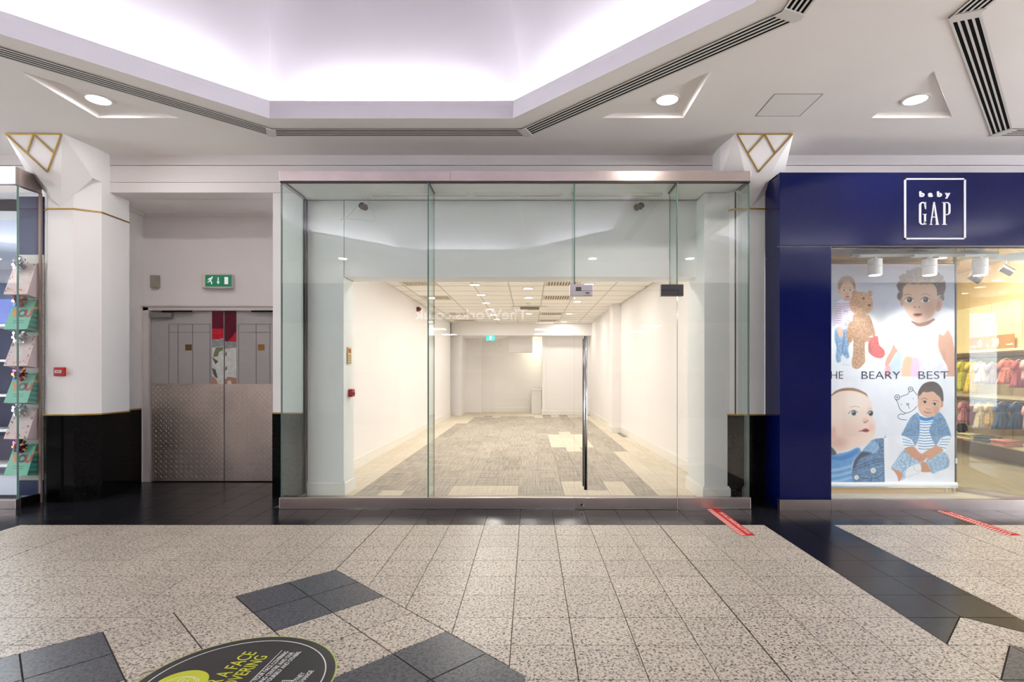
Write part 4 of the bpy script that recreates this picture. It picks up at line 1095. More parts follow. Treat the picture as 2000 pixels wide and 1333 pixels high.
# garments
def garment_mats(tag_, c, pat=None):
    return mat('cloth_'+tag_, c, .9, noise=.25 if pat else .1, nscale=38 if pat else 10)
def dress(px, ytop, ybot, wpx, col, label, tag_, off=.16, pat=False, style='dress', group='baby clothes on the upper rail'):
    Y = LY(px)-.0; X = LPX(Y, off); Y = Y*1.0
    X = (px-CX)/F*Y
    z1 = az(ytop, Y); z0 = az(ybot, Y); w = wpx*Y/F; h = z1-z0
    root = empty('baby_'+style, (X, Y, z0), label, 'baby '+('shirt' if style == 'shirt' else 'dress'), group)
    m_ = garment_mats(tag_, col, pat)
    rr = random.Random(px)
    ph = rr.random()*6
    def sheet(za, zb, wa, wb, folds, th, nm, mm):
        nx_, nz = 18, 5; mb = MB(); vs = []; fs = []
        for side in (0, 1):
            for j in range(nz+1):
                t = j/nz; ww = wa+(wb-wa)*t; z = za+(zb-za)*t
                for i in range(nx_+1):
                    u = i/nx_*2-1
                    fold = math.sin(u*folds*PI+ph)*.018*t*(1 if folds else 0)
                    y = (th*math.sqrt(max(0, 1-u*u))+.004)*(-1 if side == 0 else 1)
                    vs.append((X+u*ww/2, Y+y+fold, z+(.006*math.cos(u*folds*PI+ph) if j == nz else 0)))
        N = (nx_+1)*(nz+1)
        for side in (0, 1):
            for j in range(nz):
                for i in range(nx_):
                    a = side*N+j*(nx_+1)+i; fs.append((a, a+1, a+nx_+2, a+nx_+1))
        for j in range(nz):
            for i in (0, nx_):
                a = j*(nx_+1)+i; fs.append((a, a+nx_+1, N+a+nx_+1, N+a))
        for i in range(nx_):
            for j in (0, nz):
                a = j*(nx_+1)+i; fs.append((a, a+1, N+a+1, N+a))
        mb.add(vs, fs); return mb.build(nm, mm, root, smooth=True)
    zb = z1-.03; zw = z1-h*.40
    if style == 'shirt':
        sheet(zb, z0, w*.62, w*.8, 2, .03, 'body', m_)
    else:
        sheet(zb, zw, w*.42, w*.46, 0, .028, 'bodice', m_)
        sheet(zw+.01, z0, w*.46, w*1.0, 4, .035, 'skirt', m_)
    for s_ in (-1, 1):
        MB().tube([(X+s_*w*.16, Y, zb-.01), (X+s_*w*.33, Y-.01, zb-.06), (X+s_*w*.40, Y-.01, zb-.12)], [.03, .032, .026], 8).build('sleeve', m_, root, smooth=True)
    MB().tube([(X-w*.18, Y, zb+.003), (X, Y, zb+.028), (X+w*.18, Y, zb+.003)], .005, 6).build('hanger', white_pl, root)
    return root
dress(1879, 704, 764, 26, rgb(196, 190, 60), 'yellow green patterned baby dress at the left end of the upper rail', 'a', pat=True)
dress(1898, 705, 768, 32, rgb(222, 190, 70), 'long golden yellow dress, second on the upper rail', 'b', off=.1, pat=True)
dress(1915, 706, 748, 28, rgb(216, 204, 208), 'pale lilac short dress beside the yellow dresses', 'c')
dress(1938, 707, 750, 27, rgb(150, 122, 132), 'dusky mauve dress on the upper rail between lilac and coral', 'd')
dress(1966, 700, 750, 42, rgb(226, 134, 118), 'large coral pink baby dress on the upper rail', 'e', pat=True)
dress(1990, 702, 757, 34, rgb(180, 84, 92), 'dark coral red dress right of the coral one', 'f')
dress(2006, 700, 745, 30, rgb(232, 176, 176), 'pink striped top cut by the right edge', 'g', style='shirt')
g2 = 'baby clothes on the lower rail'
dress(1881, 783, 824, 24, rgb(206, 140, 160), 'pink and green baby dress at the left end of the lower rail', 'h', pat=True, group=g2)
dress(1898, 786, 830, 18, rgb(120, 50, 60), 'dark red narrow dress on the lower rail', 'i', group=g2, style='shirt')
dress(1914, 786, 837, 26, rgb(224, 204, 168), 'cream floral dress on the lower rail', 'j', pat=True, group=g2)
dress(1932, 786, 834, 20, rgb(220, 184, 110), 'yellow floral top beside the cream floral dress', 'k', pat=True, style='shirt', group=g2)
dress(1957, 785, 838, 42, rgb(70, 92, 124), 'wide blue denim dress on the lower rail', 'l', group=g2)
dress(1985, 785, 838, 36, rgb(52, 72, 104), 'darker denim dress right of the wide denim dress', 'm', group=g2)
dress(2006, 790, 840, 20, rgb(226, 170, 170), 'pale pink top at the right edge of the lower rail', 'n', style='shirt', group=g2)
dress(1878, 824, 851, 20, rgb(34, 32, 44), 'black folded top hanging low above the red label', 'o', style='shirt', group=g2)
def fold_stack(px0, px1, n, cols, label, tg):
    Y = LY((px0+px1)/2); x0, x1 = ax(px0, Y), ax(px1, Y)
    root = empty('folded_clothes', ((x0+x1)/2, Y, .26), label, 'folded clothes', 'folded baby clothes on the bottom shelf')
    for k_ in range(n):
        j = random.uniform(-.01, .01)
        bx(x0+j+.01*(k_ % 2), x1+j-.015, Y-.12+j, Y+.14, .262+k_*.03, .288+k_*.03).build('folded_garment', mat('cloth_f'+tg+str(k_ % len(cols)), cols[k_ % len(cols)], .9, noise=.1, nscale=20), root, bevel=.009)
fold_stack(1882, 1912, 3, [rgb(224, 212, 180), rgb(206, 196, 150)], 'cream folded baby clothes at the left of the bottom shelf', 'a')
fold_stack(1914, 1946, 3, [rgb(60, 70, 88), rgb(84, 98, 116)], 'navy folded baby clothes in the middle of the bottom shelf', 'b')
fold_stack(1949, 1986, 3, [rgb(214, 140, 134), rgb(226, 170, 160)], 'pink folded baby clothes at the right of the bottom shelf', 'c')
# spot track with three heads in the display window
tr_ = empty('spotlight_track', (ax(1806, 5.47), 5.47, 2.50), 'white track with adapters over the photo banner', 'lighting track')
bx(ax(1664, 5.50), ax(1949, 5.50), 5.49, 5.53, 2.478, 2.50).build('rail', white_pl, tr_)
TG = [Vector((3.35, 5.75, 1.0)), Vector((3.9, 5.75, 1.0)), Vector((4.25, 5.75, .9))]
nm3 = ['left', 'middle', 'right']
for k_, px in enumerate((1709, 1815.5, 1914.5)):
    Y = 5.44; x = ax(px, Y)
    root = empty('window_spotlight', (x, Y, 2.48), '%s white cylinder spotlight of three above the photo banner' % nm3[k_], 'spotlight', 'window spotlights')
    bx(x-.165, x+.035, Y-.02, Y+.045, az(502.5, Y), 2.479).build('adapter', white_pl, root, bevel=.003)
    MB().tube([(x+.0, Y, az(502, Y)), (x+.0, Y, az(508, Y))], .02, 14).build('swivel', white_pl, root)
    MB().tube([(x, Y, az(507, Y)), (x, Y, az(520.8, Y))], .064, 28).build('head', white_pl, root)
    MB().tube([(x, Y, az(521.4, Y)), (x, Y, az(538, Y))], .064, 28).build('head_lower', white_pl, root)
    MB().tube([(x, Y, az(538, Y)+.004), (x, Y, az(538, Y)-.003)], .05, 24).build('lens', lamp_m, root)
    spot_light('window_spot', (x, Y, az(538, Y)-.01), TG[k_], 29, (.97, .98, 1), math.radians(80), .8, .05)
# two small track heads deeper in the shop
for px, py, lb in ((1905, 543, 'small dark track spot in the shop, left of two'), (1967, 528, 'small dark track spot in the shop, right of two')):
    c = at(px, py, 7.0)
    root = empty('track_spot', (c.x, 7.0, 2.95), lb, 'spotlight', 'track spots inside the baby clothes shop')
    MB().tube([(c.x, 7.0, 2.95), (c.x, 7.0, c.z+.05)], .008, 8).build('stem', steel_dk, root); MB().tube([(c.x-.05, 7.02, c.z+.04), (c.x+.05, 6.98, c.z-.04)], .05, 14).build('head', steel_dk, root)

# ---- printed photo banner: painted into an image made here
S_ = 2.2; BX0, BX1, BY0, BY1 = 1570, 1864.5, 517, 951
IW, IH = int((BX1-BX0)*S_), int((BY1-BY0)*S_)
img = np.ones((IH, IW, 3), np.float32)
prng = np.random.RandomState(5)
def gblur(a, r):
    if r < .3: return a
    n = int(3*r)+1; k_ = np.exp(-np.arange(-n, n+1)**2/(2*r*r)); k_ /= k_.sum()
    p = np.pad(a, ((n, n), (0, 0)), 'edge'); a = sum(k_[i]*p[i:i+a.shape[0]] for i in range(2*n+1))
    p = np.pad(a, ((0, 0), (n, n)), 'edge'); return sum(k_[i]*p[:, i:i+a.shape[1]] for i in range(2*n+1))
FRAME = ['A']
def cv_(x, y):
    oy = 520 if FRAME[0] == 'A' else 730
    return ((1600+x/5.332-BX0)*S_, (oy+y/5.332-BY0)*S_)
K = S_/5.332
def catmull(ps, n=6):
    o = []; N = len(ps)
    for i in range(N):
        p0, p1, p2, p3 = [np.array(ps[(i+d) % N], float) for d in (-1, 0, 1, 2)]
        for k_ in range(n):
            t = k_/n
            o.append(.5*(2*p1+(p2-p0)*t+(2*p0-5*p1+4*p2-p3)*t*t+(3*p1-p0-3*p2+p3)*t**3))
    return o
def fullnoise(sc, seed):
    r = np.random.RandomState(seed); a = r.rand(int(IH/sc)+2, int(IW/sc)+2).astype(np.float32)
    yy = np.linspace(0, a.shape[0]-1.001, IH); xx = np.linspace(0, a.shape[1]-1.001, IW)
    y0 = yy.astype(int); x0 = xx.astype(int); fy = (yy-y0)[:, None]; fx = (xx-x0)[None]
    return (a[y0][:, x0]*(1-fy)*(1-fx)+a[y0+1][:, x0]*fy*(1-fx)+a[y0][:, x0+1]*(1-fy)*fx+a[y0+1][:, x0+1]*fy*fx)
NZ = {s_: fullnoise(s_, s_) for s_ in (2, 4, 12, 40)}
def blend(mask, x0, y0, c, alpha, tex=0, ts=2):
    h, w = mask.shape
    X0, Y0, X1, Y1 = max(x0, 0), max(y0, 0), min(x0+w, IW), min(y0+h, IH)
    if X1 <= X0 or Y1 <= Y0: return
    m_ = (mask[Y0-y0:Y1-y0, X0-x0:X1-x0]*alpha)[..., None]
    cc = np.array(c, np.float32)/255
    cc = np.broadcast_to(cc, (Y1-Y0, X1-X0, 3))
    if tex: cc = np.clip(cc*(1+tex*(NZ[ts][Y0:Y1, X0:X1, None]-.5)*2), 0, 1)
    img[Y0:Y1, X0:X1] = img[Y0:Y1, X0:X1]*(1-m_)+cc*m_
def poly(pts, c, blur=1.2, alpha=1.0, sm=True, tex=0, ts=2):
    P_ = [cv_(*p) for p in pts]
    if sm: P_ = catmull(P_)
    P_ = np.array(P_); pad = int(3*blur)+3
    x0, y0 = int(P_[:, 0].min())-pad, int(P_[:, 1].min())-pad; x1, y1 = int(P_[:, 0].max())+pad, int(P_[:, 1].max())+pad
    gx = np.arange(x0, x1)+.5; gy = np.arange(y0, y1)+.5
    m_ = np.zeros((len(gy), len(gx)), np.float32)
    N = len(P_)
    for r, yv in enumerate(gy):
        xs = []
        for i in range(N):
            (xa, ya_), (xb, yb_) = P_[i], P_[(i+1) % N]
            if (ya_ > yv) != (yb_ > yv): xs.append(xa+(yv-ya_)*(xb-xa)/(yb_-ya_))
        xs.sort()
        for i in range(0, len(xs)-1, 2): m_[r] += np.clip(gx-xs[i]+.5, 0, 1)*np.clip(xs[i+1]-gx+.5, 0, 1)
    blend(gblur(np.clip(m_, 0, 1), blur*.8), x0, y0, c, alpha, tex, ts)
def ell(cx, cy_, rx, ry, c, ang=0, blur=1.0, alpha=1.0, tex=0, ts=2):
    X_, Y_ = cv_(cx, cy_); rx *= K; ry *= K; R_ = int(max(rx, ry)+3*blur+3)
    x0, y0 = int(X_)-R_, int(Y_)-R_
    gy, gx = np.mgrid[y0:y0+2*R_, x0:x0+2*R_]; dx = gx+.5-X_; dy = gy+.5-Y_; a = math.radians(ang)
    u = (dx*math.cos(a)+dy*math.sin(a))/rx; v = (-dx*math.sin(a)+dy*math.cos(a))/ry
    d = (1-np.sqrt(u*u+v*v))*min(rx, ry)
    blend(gblur(np.clip(d+.5, 0, 1).astype(np.float32), blur*.8), x0, y0, c, alpha, tex, ts)
def line(pts, c, w=5, alpha=1.0, sm=True):
    ps = [np.array(p, float) for p in pts]
    if sm and len(ps) > 2:
        o = []
        for i in range(len(ps)-1):
            p0, p1, p2, p3 = ps[max(i-1, 0)], ps[i], ps[i+1], ps[min(i+2, len(ps)-1)]
            for k_ in range(5):
                t = k_/5; o.append(.5*(2*p1+(p2-p0)*t+(2*p0-5*p1+4*p2-p3)*t*t+(3*p1-p0-3*p2+p3)*t**3))
        ps = o+[ps[-1]]
    for p, q in zip(ps[:-1], ps[1:]):
        d = q-p; L = np.hypot(*d)
        if L < .01: continue
        n = np.array([-d[1], d[0]])/L*w/2; e = d/L*w*.3
        poly([p-e+n, q+e+n, q+e-n, p-e-n], c, .5, alpha, False)
# backgrounds; the darker top paints in a reflection over the print
yy = np.linspace(0, 1, IH)[:, None, None]
top = np.array([182, 184, 200])/255; low = np.array([234, 238, 247])/255
t_ = np.clip((yy-.18)/.12, 0, 1); img[:] = top*(1-t_)+low*t_
img *= (1+.03*(NZ[40][..., None]-.5)+.012*(NZ[12][..., None]-.5))
FRAME[0] = 'A'
ell(620, 760, 260, 260, (252, 253, 255), blur=25, alpha=.9); ell(820, 640, 120, 100, (250, 251, 255), blur=16, alpha=.7)
# child with bear
ell(285, 205, 94, 108, (158, 134, 112), blur=1.5, tex=.12, ts=4)
ell(292, 255, 76, 92, (208, 176, 156), blur=1.5)
ell(250, 290, 34, 30, (216, 166, 148), blur=6, alpha=.6)
poly([(212, 240), (206, 170), (240, 120), (300, 112), (352, 140), (372, 200), (360, 235), (345, 185), (300, 160), (250, 178), (228, 215)], (150, 124, 100), 1.5, tex=.2, ts=2)
ell(205, 262, 12, 24, (200, 160, 140), blur=1)
for ex in (258, 322): ell(ex, 250, 14, 9, (236, 232, 230), blur=.8); ell(ex, 250, 8, 9, (58, 66, 82), blur=.7); line([(ex-20, 230), (ex, 223), (ex+18, 229)], (150, 120, 100), 5, .6)
ell(296, 290, 16, 9, (190, 140, 122), blur=2, alpha=.8); ell(292, 318, 22, 8, (176, 92, 88), blur=1.2)
ell(290, 345, 46, 16, (190, 150, 130), blur=2, alpha=.7)
poly([(236, 345), (270, 362), (320, 358), (345, 345), (352, 520), (310, 660), (215, 668), (200, 600), (150, 625), (136, 590), (152, 470), (190, 372)], (212, 204, 220), 1.5, tex=.05, ts=4)
for k_ in range(9): line([(160-k_*1+4, 400+k_*24), (205, 392+k_*25), (232, 400+k_*24)], (150, 112, 146), 6, .65)
for k_ in range(4): line([(240, 385+k_*24), (285, 392+k_*24), (335, 385+k_*24)], (168, 132, 160), 6, .55)
line([(250, 478), (275, 472), (300, 480)], (80, 78, 100), 4, .7); line([(290, 560), (318, 590), (280, 620), (270, 600), (295, 595)], (80, 78, 100), 4, .7)
poly([(168, 655), (220, 668), (335, 650), (330, 760), (300, 860), (312, 950), (262, 960), (250, 900), (230, 985), (188, 1005), (172, 940), (180, 850), (160, 760)], (136, 168, 202), 2, tex=.16, ts=4)
line([(250, 680), (262, 760), (240, 860), (262, 930)], (84, 116, 156), 12, .5); line([(190, 700), (180, 800), (200, 900)], (96, 126, 164), 10, .4)
poly([(180, 640), (225, 640), (250, 690), (240, 740), (205, 735), (190, 690)], (224, 188, 168), 1.5)
for q in (205, 222, 238): line([(q, 700), (q+6, 745)], (200, 150, 130), 3, .6)
poly([(232, 930), (270, 950), (330, 1000), (320, 1035), (250, 1030), (225, 990)], (228, 232, 240), 2); line([(240, 1025), (320, 1032)], (180, 190, 206), 5, .7)
# bear
bc = (188, 150, 122)
for (q, r_x) in (((372, 285), 30), ((528, 285), 26)): ell(q[0], q[1], r_x, 30, (172, 132, 104), blur=1.5, tex=.25, ts=2)
ell(325, 690, 40, 112, (180, 142, 112), ang=6, blur=1.5, tex=.25, ts=2)
poly([(360, 505), (440, 520), (515, 512), (556, 600), (584, 715), (545, 790), (480, 800), (478, 960), (470, 1010), (405, 1070), (350, 1055), (338, 1000), (352, 900), (352, 760), (340, 640)], bc, 1.5, tex=.25, ts=2)
ell(435, 392, 122, 124, (184, 146, 116), blur=1.5, tex=.25, ts=2); ell(480, 440, 72, 60, (196, 160, 130), blur=8, alpha=.6, tex=.2)
ell(420, 520, 70, 14, (130, 96, 74), blur=5, alpha=.5)
poly([(520, 770), (570, 735), (610, 735), (625, 820), (672, 870), (684, 920), (650, 958), (580, 950), (522, 905), (510, 840)], (222, 112, 112), 1.5, tex=.2, ts=2)
ell(525, 850, 18, 60, (150, 110, 90), blur=4, alpha=.6)
ell(462, 338, 9, 9, (50, 40, 40), blur=.8); poly([(505, 402), (538, 400), (522, 422)], (54, 40, 40), 1, sm=False)
ell(540, 735, 22, 8, (238, 226, 216), blur=2)
# curly haired baby
img_right = cv_(690, 0)[0]
ell(1060, 210, 212, 165, (104, 88, 80), blur=3, tex=.35, ts=4)
for k_ in range(120):
    a = math.radians(170+prng.rand()*215); rr_ = 1+prng.uniform(-.04, .14)
    ell(1062+212*rr_*math.cos(a), 215+165*rr_*math.sin(a), 16+prng.rand()*14, 14+prng.rand()*12, (84+prng.rand()*40, 72+prng.rand()*34, 66+prng.rand()*30), blur=1.4, alpha=.75)
for k_ in range(40):
    for sx_ in (845, 1262): ell(sx_+prng.uniform(-22, 26), 180+prng.rand()*170, 15, 14, (78+prng.rand()*40, 66+prng.rand()*34, 60+prng.rand()*30), blur=1.4, alpha=.7)
ell(1243, 402, 38, 74, (190, 148, 126), ang=10, blur=1.5); ell(1240, 405, 18, 44, (146, 104, 88), ang=10, blur=4, alpha=.6); ell(862, 372, 20, 44, (176, 136, 118), blur=1.5)
poly([(868, 300), (880, 215), (950, 165), (1050, 150), (1150, 165), (1215, 225), (1226, 330), (1212, 440), (1180, 520), (1110, 575), (1040, 590), (975, 560), (915, 490), (880, 400)], (196, 162, 142), 2)
ell(1160, 440, 60, 110, (168, 128, 108), blur=16, alpha=.55); ell(930, 450, 40, 60, (214, 178, 160), blur=10, alpha=.5); ell(1020, 540, 60, 30, (214, 184, 164), blur=8, alpha=.5)
for k_ in range(70): ell(900+prng.rand()*290, 130+prng.rand()*55, 14+prng.rand()*10, 12, (96+prng.rand()*60, 82+prng.rand()*50, 74+prng.rand()*44), blur=1.6, alpha=.55)
for (ex, s_) in ((935, 1), (1103, -1)):
    ell(ex, 354, 46, 27, (214, 208, 208), blur=1.2); ell(ex+4, 352, 27, 26, (44, 36, 38), blur=1.0); ell(ex-2, 342, 6, 5, (240, 240, 240), blur=.8)
    line([(ex-46, 350), (ex-22, 328), (ex+10, 324), (ex+46, 346)], (84, 58, 52), 7, .8)
line([(880, 308), (915, 292), (955, 300)], (120, 92, 78), 9, .5); line([(1060, 300), (1110, 288), (1160, 312)], (120, 92, 78), 9, .5)
ell(1016, 412, 42, 28, (206, 168, 148), blur=5, alpha=.8); ell(995, 428, 11, 7, (124, 80, 70), blur=1.5); ell(1038, 428, 11, 7, (124, 80, 70), blur=1.5)
poly([(970, 508), (995, 488), (1022, 494), (1050, 486), (1076, 504), (1050, 528), (1010, 535), (985, 524)], (196, 122, 116), 1.4)
poly([(982, 506), (1020, 496), (1068, 503), (1045, 514), (1010, 516)], (78, 42, 46), 1.2)
poly([(960, 570), (1040, 592), (1130, 570), (1190, 545), (1200, 575), (1130, 615), (1040, 632), (975, 610)], (142, 104, 88), 2)
poly([(1250, 700), (1345, 668), (1400, 820), (1412, 1152), (1308, 1152), (1275, 980), (1232, 820)], (212, 162, 138), 1.5); ell(1290, 1000, 22, 130, (186, 132, 110), blur=8, alpha=.5)
poly([(778, 815), (822, 880), (780, 960), (735, 1030), (686, 1040), (700, 960), (745, 880)], (216, 170, 150), 1.5)
poly([(820, 885), (930, 935), (1100, 960), (1270, 950), (1300, 1152), (690, 1152), (700, 1040), (735, 1010)], (226, 224, 236), 2, tex=.05, ts=12)
poly([(815, 895), (860, 905), (850, 1000), (830, 1152), (745, 1152), (735, 1040)], (190, 214, 232), 6, alpha=.8); poly([(905, 940), (975, 950), (965, 1050), (950, 1152), (858, 1152), (870, 1010)], (246, 190, 150), 5, alpha=.85)
poly([(975, 955), (1035, 960), (1035, 1152), (955, 1152)], (232, 192, 226), 5, alpha=.85); poly([(690, 1040), (735, 1040), (740, 1152), (690, 1152)], (232, 150, 160), 4, alpha=.7)
poly([(745, 700), (800, 640), (900, 600), (962, 590), (1030, 640), (1110, 636), (1200, 570), (1300, 545), (1390, 620), (1385, 730), (1340, 665), (1290, 720), (1245, 705), (1232, 790), (1240, 880), (1275, 960), (1180, 950), (1090, 962), (930, 935), (820, 880), (770, 800)], (240, 243, 250), 2, tex=.02, ts=12)
line([(962, 596), (1030, 636), (1110, 632), (1196, 572)], (206, 212, 226), 9, .8)
for q in (((1240, 720), (1238, 850), (1290, 960)), ((850, 700), (900, 800), (980, 900)), ((1130, 960), (1150, 1060), (1140, 1150)), ((1060, 960), (1070, 1060), (1060, 1150)), ((1200, 960), (1230, 1040), (1240, 1150))): line(q, (208, 214, 230), 8, .45)
X_, Y_ = cv_(1410, 1152); x690 = int(cv_(690, 0)[0])
# lower row background
yb0 = int(cv_(0, 1152)[1]); img[yb0:] = np.array([232, 234, 244])/255*(1+.05*(NZ[40][yb0:, :, None]-.5)+.02*(NZ[12][yb0:, :, None]-.5))
FRAME[0] = 'B'
# big baby, left
poly([(60, 300), (132, 215), (205, 165), (330, 148), (440, 180), (505, 240), (480, 400), (200, 400)], (146, 112, 88), 1.5, tex=.2, ts=2)
poly([(20, 500), (60, 300), (140, 226), (220, 186), (330, 178), (430, 200), (505, 245), (545, 320), (553, 400), (562, 470), (590, 545), (578, 640), (540, 700), (470, 740), (400, 765), (260, 802), (190, 820), (140, 760), (60, 700)], (240, 218, 206), 1.8)
ell(300, 620, 150, 110, (232, 196, 184), blur=26, alpha=.7); ell(200, 720, 90, 60, (206, 160, 142), blur=16, alpha=.7); ell(380, 300, 130, 80, (250, 238, 230), blur=20, alpha=.6); ell(540, 560, 26, 46, (236, 178, 172), blur=9, alpha=.7)
ell(150, 620, 26, 70, (226, 180, 164), blur=5, alpha=.9)
for (ex, ey, r_x) in ((352, 412, 50), (528, 416, 32)):
    ell(ex, ey, r_x, 27, (228, 226, 226), blur=1.4); ell(ex+8, ey, 24, 26, (84, 92, 100), blur=1.2); ell(ex+8, ey, 11, 12, (22, 22, 26), blur=.8); ell(ex+2, ey-9, 6, 6, (250, 250, 250), blur=.7)
    line([(ex-r_x, ey+5), (ex-14, ey-26), (ex+20, ey-28), (ex+r_x, ey-4)], (120, 84, 72), 6, .8)
line([(320, 352), (370, 340), (420, 352)], (198, 164, 144), 9, .5); line([(505, 362), (550, 362)], (198, 164, 144), 9, .5)
poly([(448, 475), (480, 460), (512, 480), (508, 510), (480, 520), (455, 512)], (236, 196, 184), 3); ell(476, 508, 16, 7, (176, 116, 104), blur=2); ell(500, 494, 10, 8, (190, 130, 116), blur=2)
poly([(402, 604), (440, 590), (480, 570), (505, 578), (524, 598), (492, 612), (450, 604)], (190, 104, 100), 1.5); poly([(440, 596), (485, 584), (512, 592), (485, 602)], (120, 52, 56), 1.2)
poly([(130, 830), (180, 838), (300, 812), (402, 770), (430, 820), (360, 900), (335, 1000), (340, 1240), (60, 1240), (60, 860)], (92, 154, 214), 2, tex=.04, ts=12)
poly([(60, 870), (200, 905), (320, 880), (400, 820), (395, 790), (300, 835), (180, 865), (60, 850)], (54, 128, 202), 1.5)
for k_ in range(3): poly([(60, 1000+k_*60), (200, 985+k_*60), (335, 950+k_*60), (335, 975+k_*60), (200, 1012+k_*60), (60, 1030+k_*60)], (196, 214, 234), 3, alpha=.6)
poly([(120, 760), (180, 830), (130, 850), (90, 800)], (70, 90, 104), 2)
jk = (92, 128, 168)
poly([(560, 690), (672, 675), (690, 675), (690, 1240), (400, 1240), (345, 1090), (340, 1000), (365, 900), (430, 830), (470, 790)], jk, 1.5, tex=.22, ts=4)
poly([(672, 670), (720, 670), (720, 1240), (684, 1240), (676, 900)], (234, 236, 245), .8, sm=False)
poly([(560, 690), (620, 760), (600, 810), (545, 832), (450, 812), (500, 745)], (128, 168, 206), 1.3, tex=.15, ts=4)
poly([(450, 812), (545, 835), (430, 880), (380, 960), (350, 1000), (372, 910), (410, 850)], (40, 54, 74), 3, alpha=.8, tex=.2)
for q in (((600, 690), (640, 760), (668, 770)), ((350, 985), (430, 950), (560, 905), (672, 885)), ((360, 1010), (450, 975), (580, 925), (672, 908)), ((420, 1050), (440, 1080), (580, 1088), (672, 1030)), ((400, 1100), (440, 1180), (460, 1240)), ((540, 1100), (560, 1240)), ((620, 1100), (640, 1240))): line(q, (44, 66, 98), 8, .75)
for q in (((610, 690), (608, 770), (550, 828)), ((425, 1062), (445, 1072), (580, 1078), (668, 1020)), ((430, 1030), (560, 985), (665, 965))): line(q, (190, 210, 228), 4, .7)
for k_ in range(10): line([(410+k_*26, 1110+prng.rand()*20), (430+k_*24, 1200+prng.rand()*30)], (180, 204, 226), 10, .28)
for (bx_, by_, r_) in ((562, 1010, 30), (388, 1082, 26)): ell(bx_, by_, r_+5, r_+5, (70, 90, 116), blur=1.5); ell(bx_, by_, r_, r_, (226, 230, 232), blur=1); ell(bx_+3, by_+3, r_*.6, r_*.6, (206, 212, 216), blur=2)
# line drawing of a plain bear
lc = (40, 40, 62)
line([(938, 190), (918, 215), (870, 232), (848, 244)], lc, 5); line([(795, 270), (815, 300), (835, 360), (868, 398), (915, 410), (970, 385), (1018, 340)], lc, 5); line([(975, 168), (995, 195), (1018, 224)], lc, 5)
line([(905, 410), (872, 426), (850, 420), (822, 436), (822, 462), (855, 478), (908, 480)], lc, 5)
for (q, r_) in (((950, 164), 24), ((812, 248), 26)):
    line([(q[0]+r_*math.cos(t), q[1]+r_*math.sin(t)) for t in [i*PI/8 for i in range(17)]], lc, 5); line([(q[0]+8*math.cos(t), q[1]+8*math.sin(t)) for t in [i*PI/4 for i in range(9)]], lc, 4)
line([(908, 318), (920, 310), (932, 318), (922, 332), (908, 318)], lc, 5); line([(922, 332), (938, 366)], lc, 4); ell(978, 260, 4, 4, lc, blur=.6); ell(855, 322, 4, 4, lc, blur=.6)
# seated toddler
poly([(1050, 290), (1026, 240), (1034, 180), (1080, 112), (1150, 84), (1222, 96), (1275, 155), (1292, 240), (1282, 300), (1200, 320)], (78, 64, 60), 1.5, tex=.2, ts=2)
ell(1272, 320, 18, 34, (190, 138, 112), blur=1.5)
poly([(1030, 270), (1040, 215), (1090, 180), (1160, 176), (1220, 196), (1258, 250), (1270, 310), (1248, 380), (1210, 430), (1150, 458), (1090, 445), (1045, 400), (1026, 330)], (214, 168, 142), 1.8)
poly([(1036, 230), (1060, 165), (1110, 140), (1180, 145), (1235, 190), (1270, 250), (1230, 225), (1190, 190), (1150, 190), (1120, 196), (1080, 190), (1060, 215)], (84, 68, 62), 1.5, tex=.25, ts=2)
ell(1080, 370, 36, 32, (232, 186, 166), blur=8, alpha=.6); ell(1220, 380, 30, 50, (184, 134, 110), blur=8, alpha=.5)
for (ex, ey) in ((1096, 298), (1198, 318)): ell(ex, ey, 25, 14, (226, 220, 216), ang=10, blur=1); ell(ex+3, ey-1, 14, 14, (44, 34, 34), blur=.8); line([(ex-26, ey), (ex-4, ey-15), (ex+24, ey-2)], (84, 54, 44), 5, .8)
line([(1060, 268), (1095, 256), (1125, 272)], (120, 86, 68), 7, .6); line([(1180, 284), (1215, 280), (1245, 300)], (120, 86, 68), 7, .6)
ell(1134, 356, 28, 18, (222, 176, 152), blur=3); ell(1120, 366, 8, 5, (150, 100, 82), blur=1.2); ell(1146, 370, 8, 5, (150, 100, 82), blur=1.2)
line([(1090, 396), (1125, 408), (1162, 406)], (156, 88, 80), 9, .85)
dj = (118, 152, 188)
poly([(1046, 445), (1110, 465), (1180, 450), (1240, 560), (1215, 740), (1120, 810), (1010, 775), (1030, 640)], (236, 240, 248), 1.5)
for k_ in range(11): line([(1030, 500+k_*28), (1100, 508+k_*28), (1225, 496+k_*28)], (76, 140, 200), 9, .9)
poly([(1044, 440), (1110, 462), (1186, 446), (1184, 478), (1110, 494), (1044, 478)], (48, 128, 204), 1.2)
poly([(1024, 408), (980, 430), (935, 480), (890, 570), (856, 640), (900, 665), (958, 690), (985, 755), (1020, 720), (1040, 640), (1046, 540), (1046, 450)], dj, 1.4, tex=.16, ts=4)
poly([(1240, 405), (1290, 440), (1330, 520), (1370, 640), (1352, 685), (1290, 665), (1250, 700), (1208, 742), (1160, 650), (1146, 580), (1180, 500), (1190, 455)], dj, 1.4, tex=.16, ts=4)
for q in (((980, 440), (1020, 480), (1030, 600)), ((880, 620), (960, 580)), ((1290, 450), (1240, 490), (1190, 470)), ((1340, 560), (1280, 600)), ((1150, 580), (1200, 660)), ((1230, 500), (1250, 640))): line(q, (66, 94, 132), 6, .6)
def stripes_arm(pts, ln): 
    poly(pts, (234, 239, 248), 1.3)
    for q in ln: line(q, (78, 142, 200), 8, .9)
stripes_arm([(860, 648), (955, 690), (990, 758), (930, 772), (886, 800), (868, 720)], [((868, 680), (950, 705)), ((870, 712), (968, 730)), ((878, 746), (980, 750)), ((884, 782), (930, 768))])
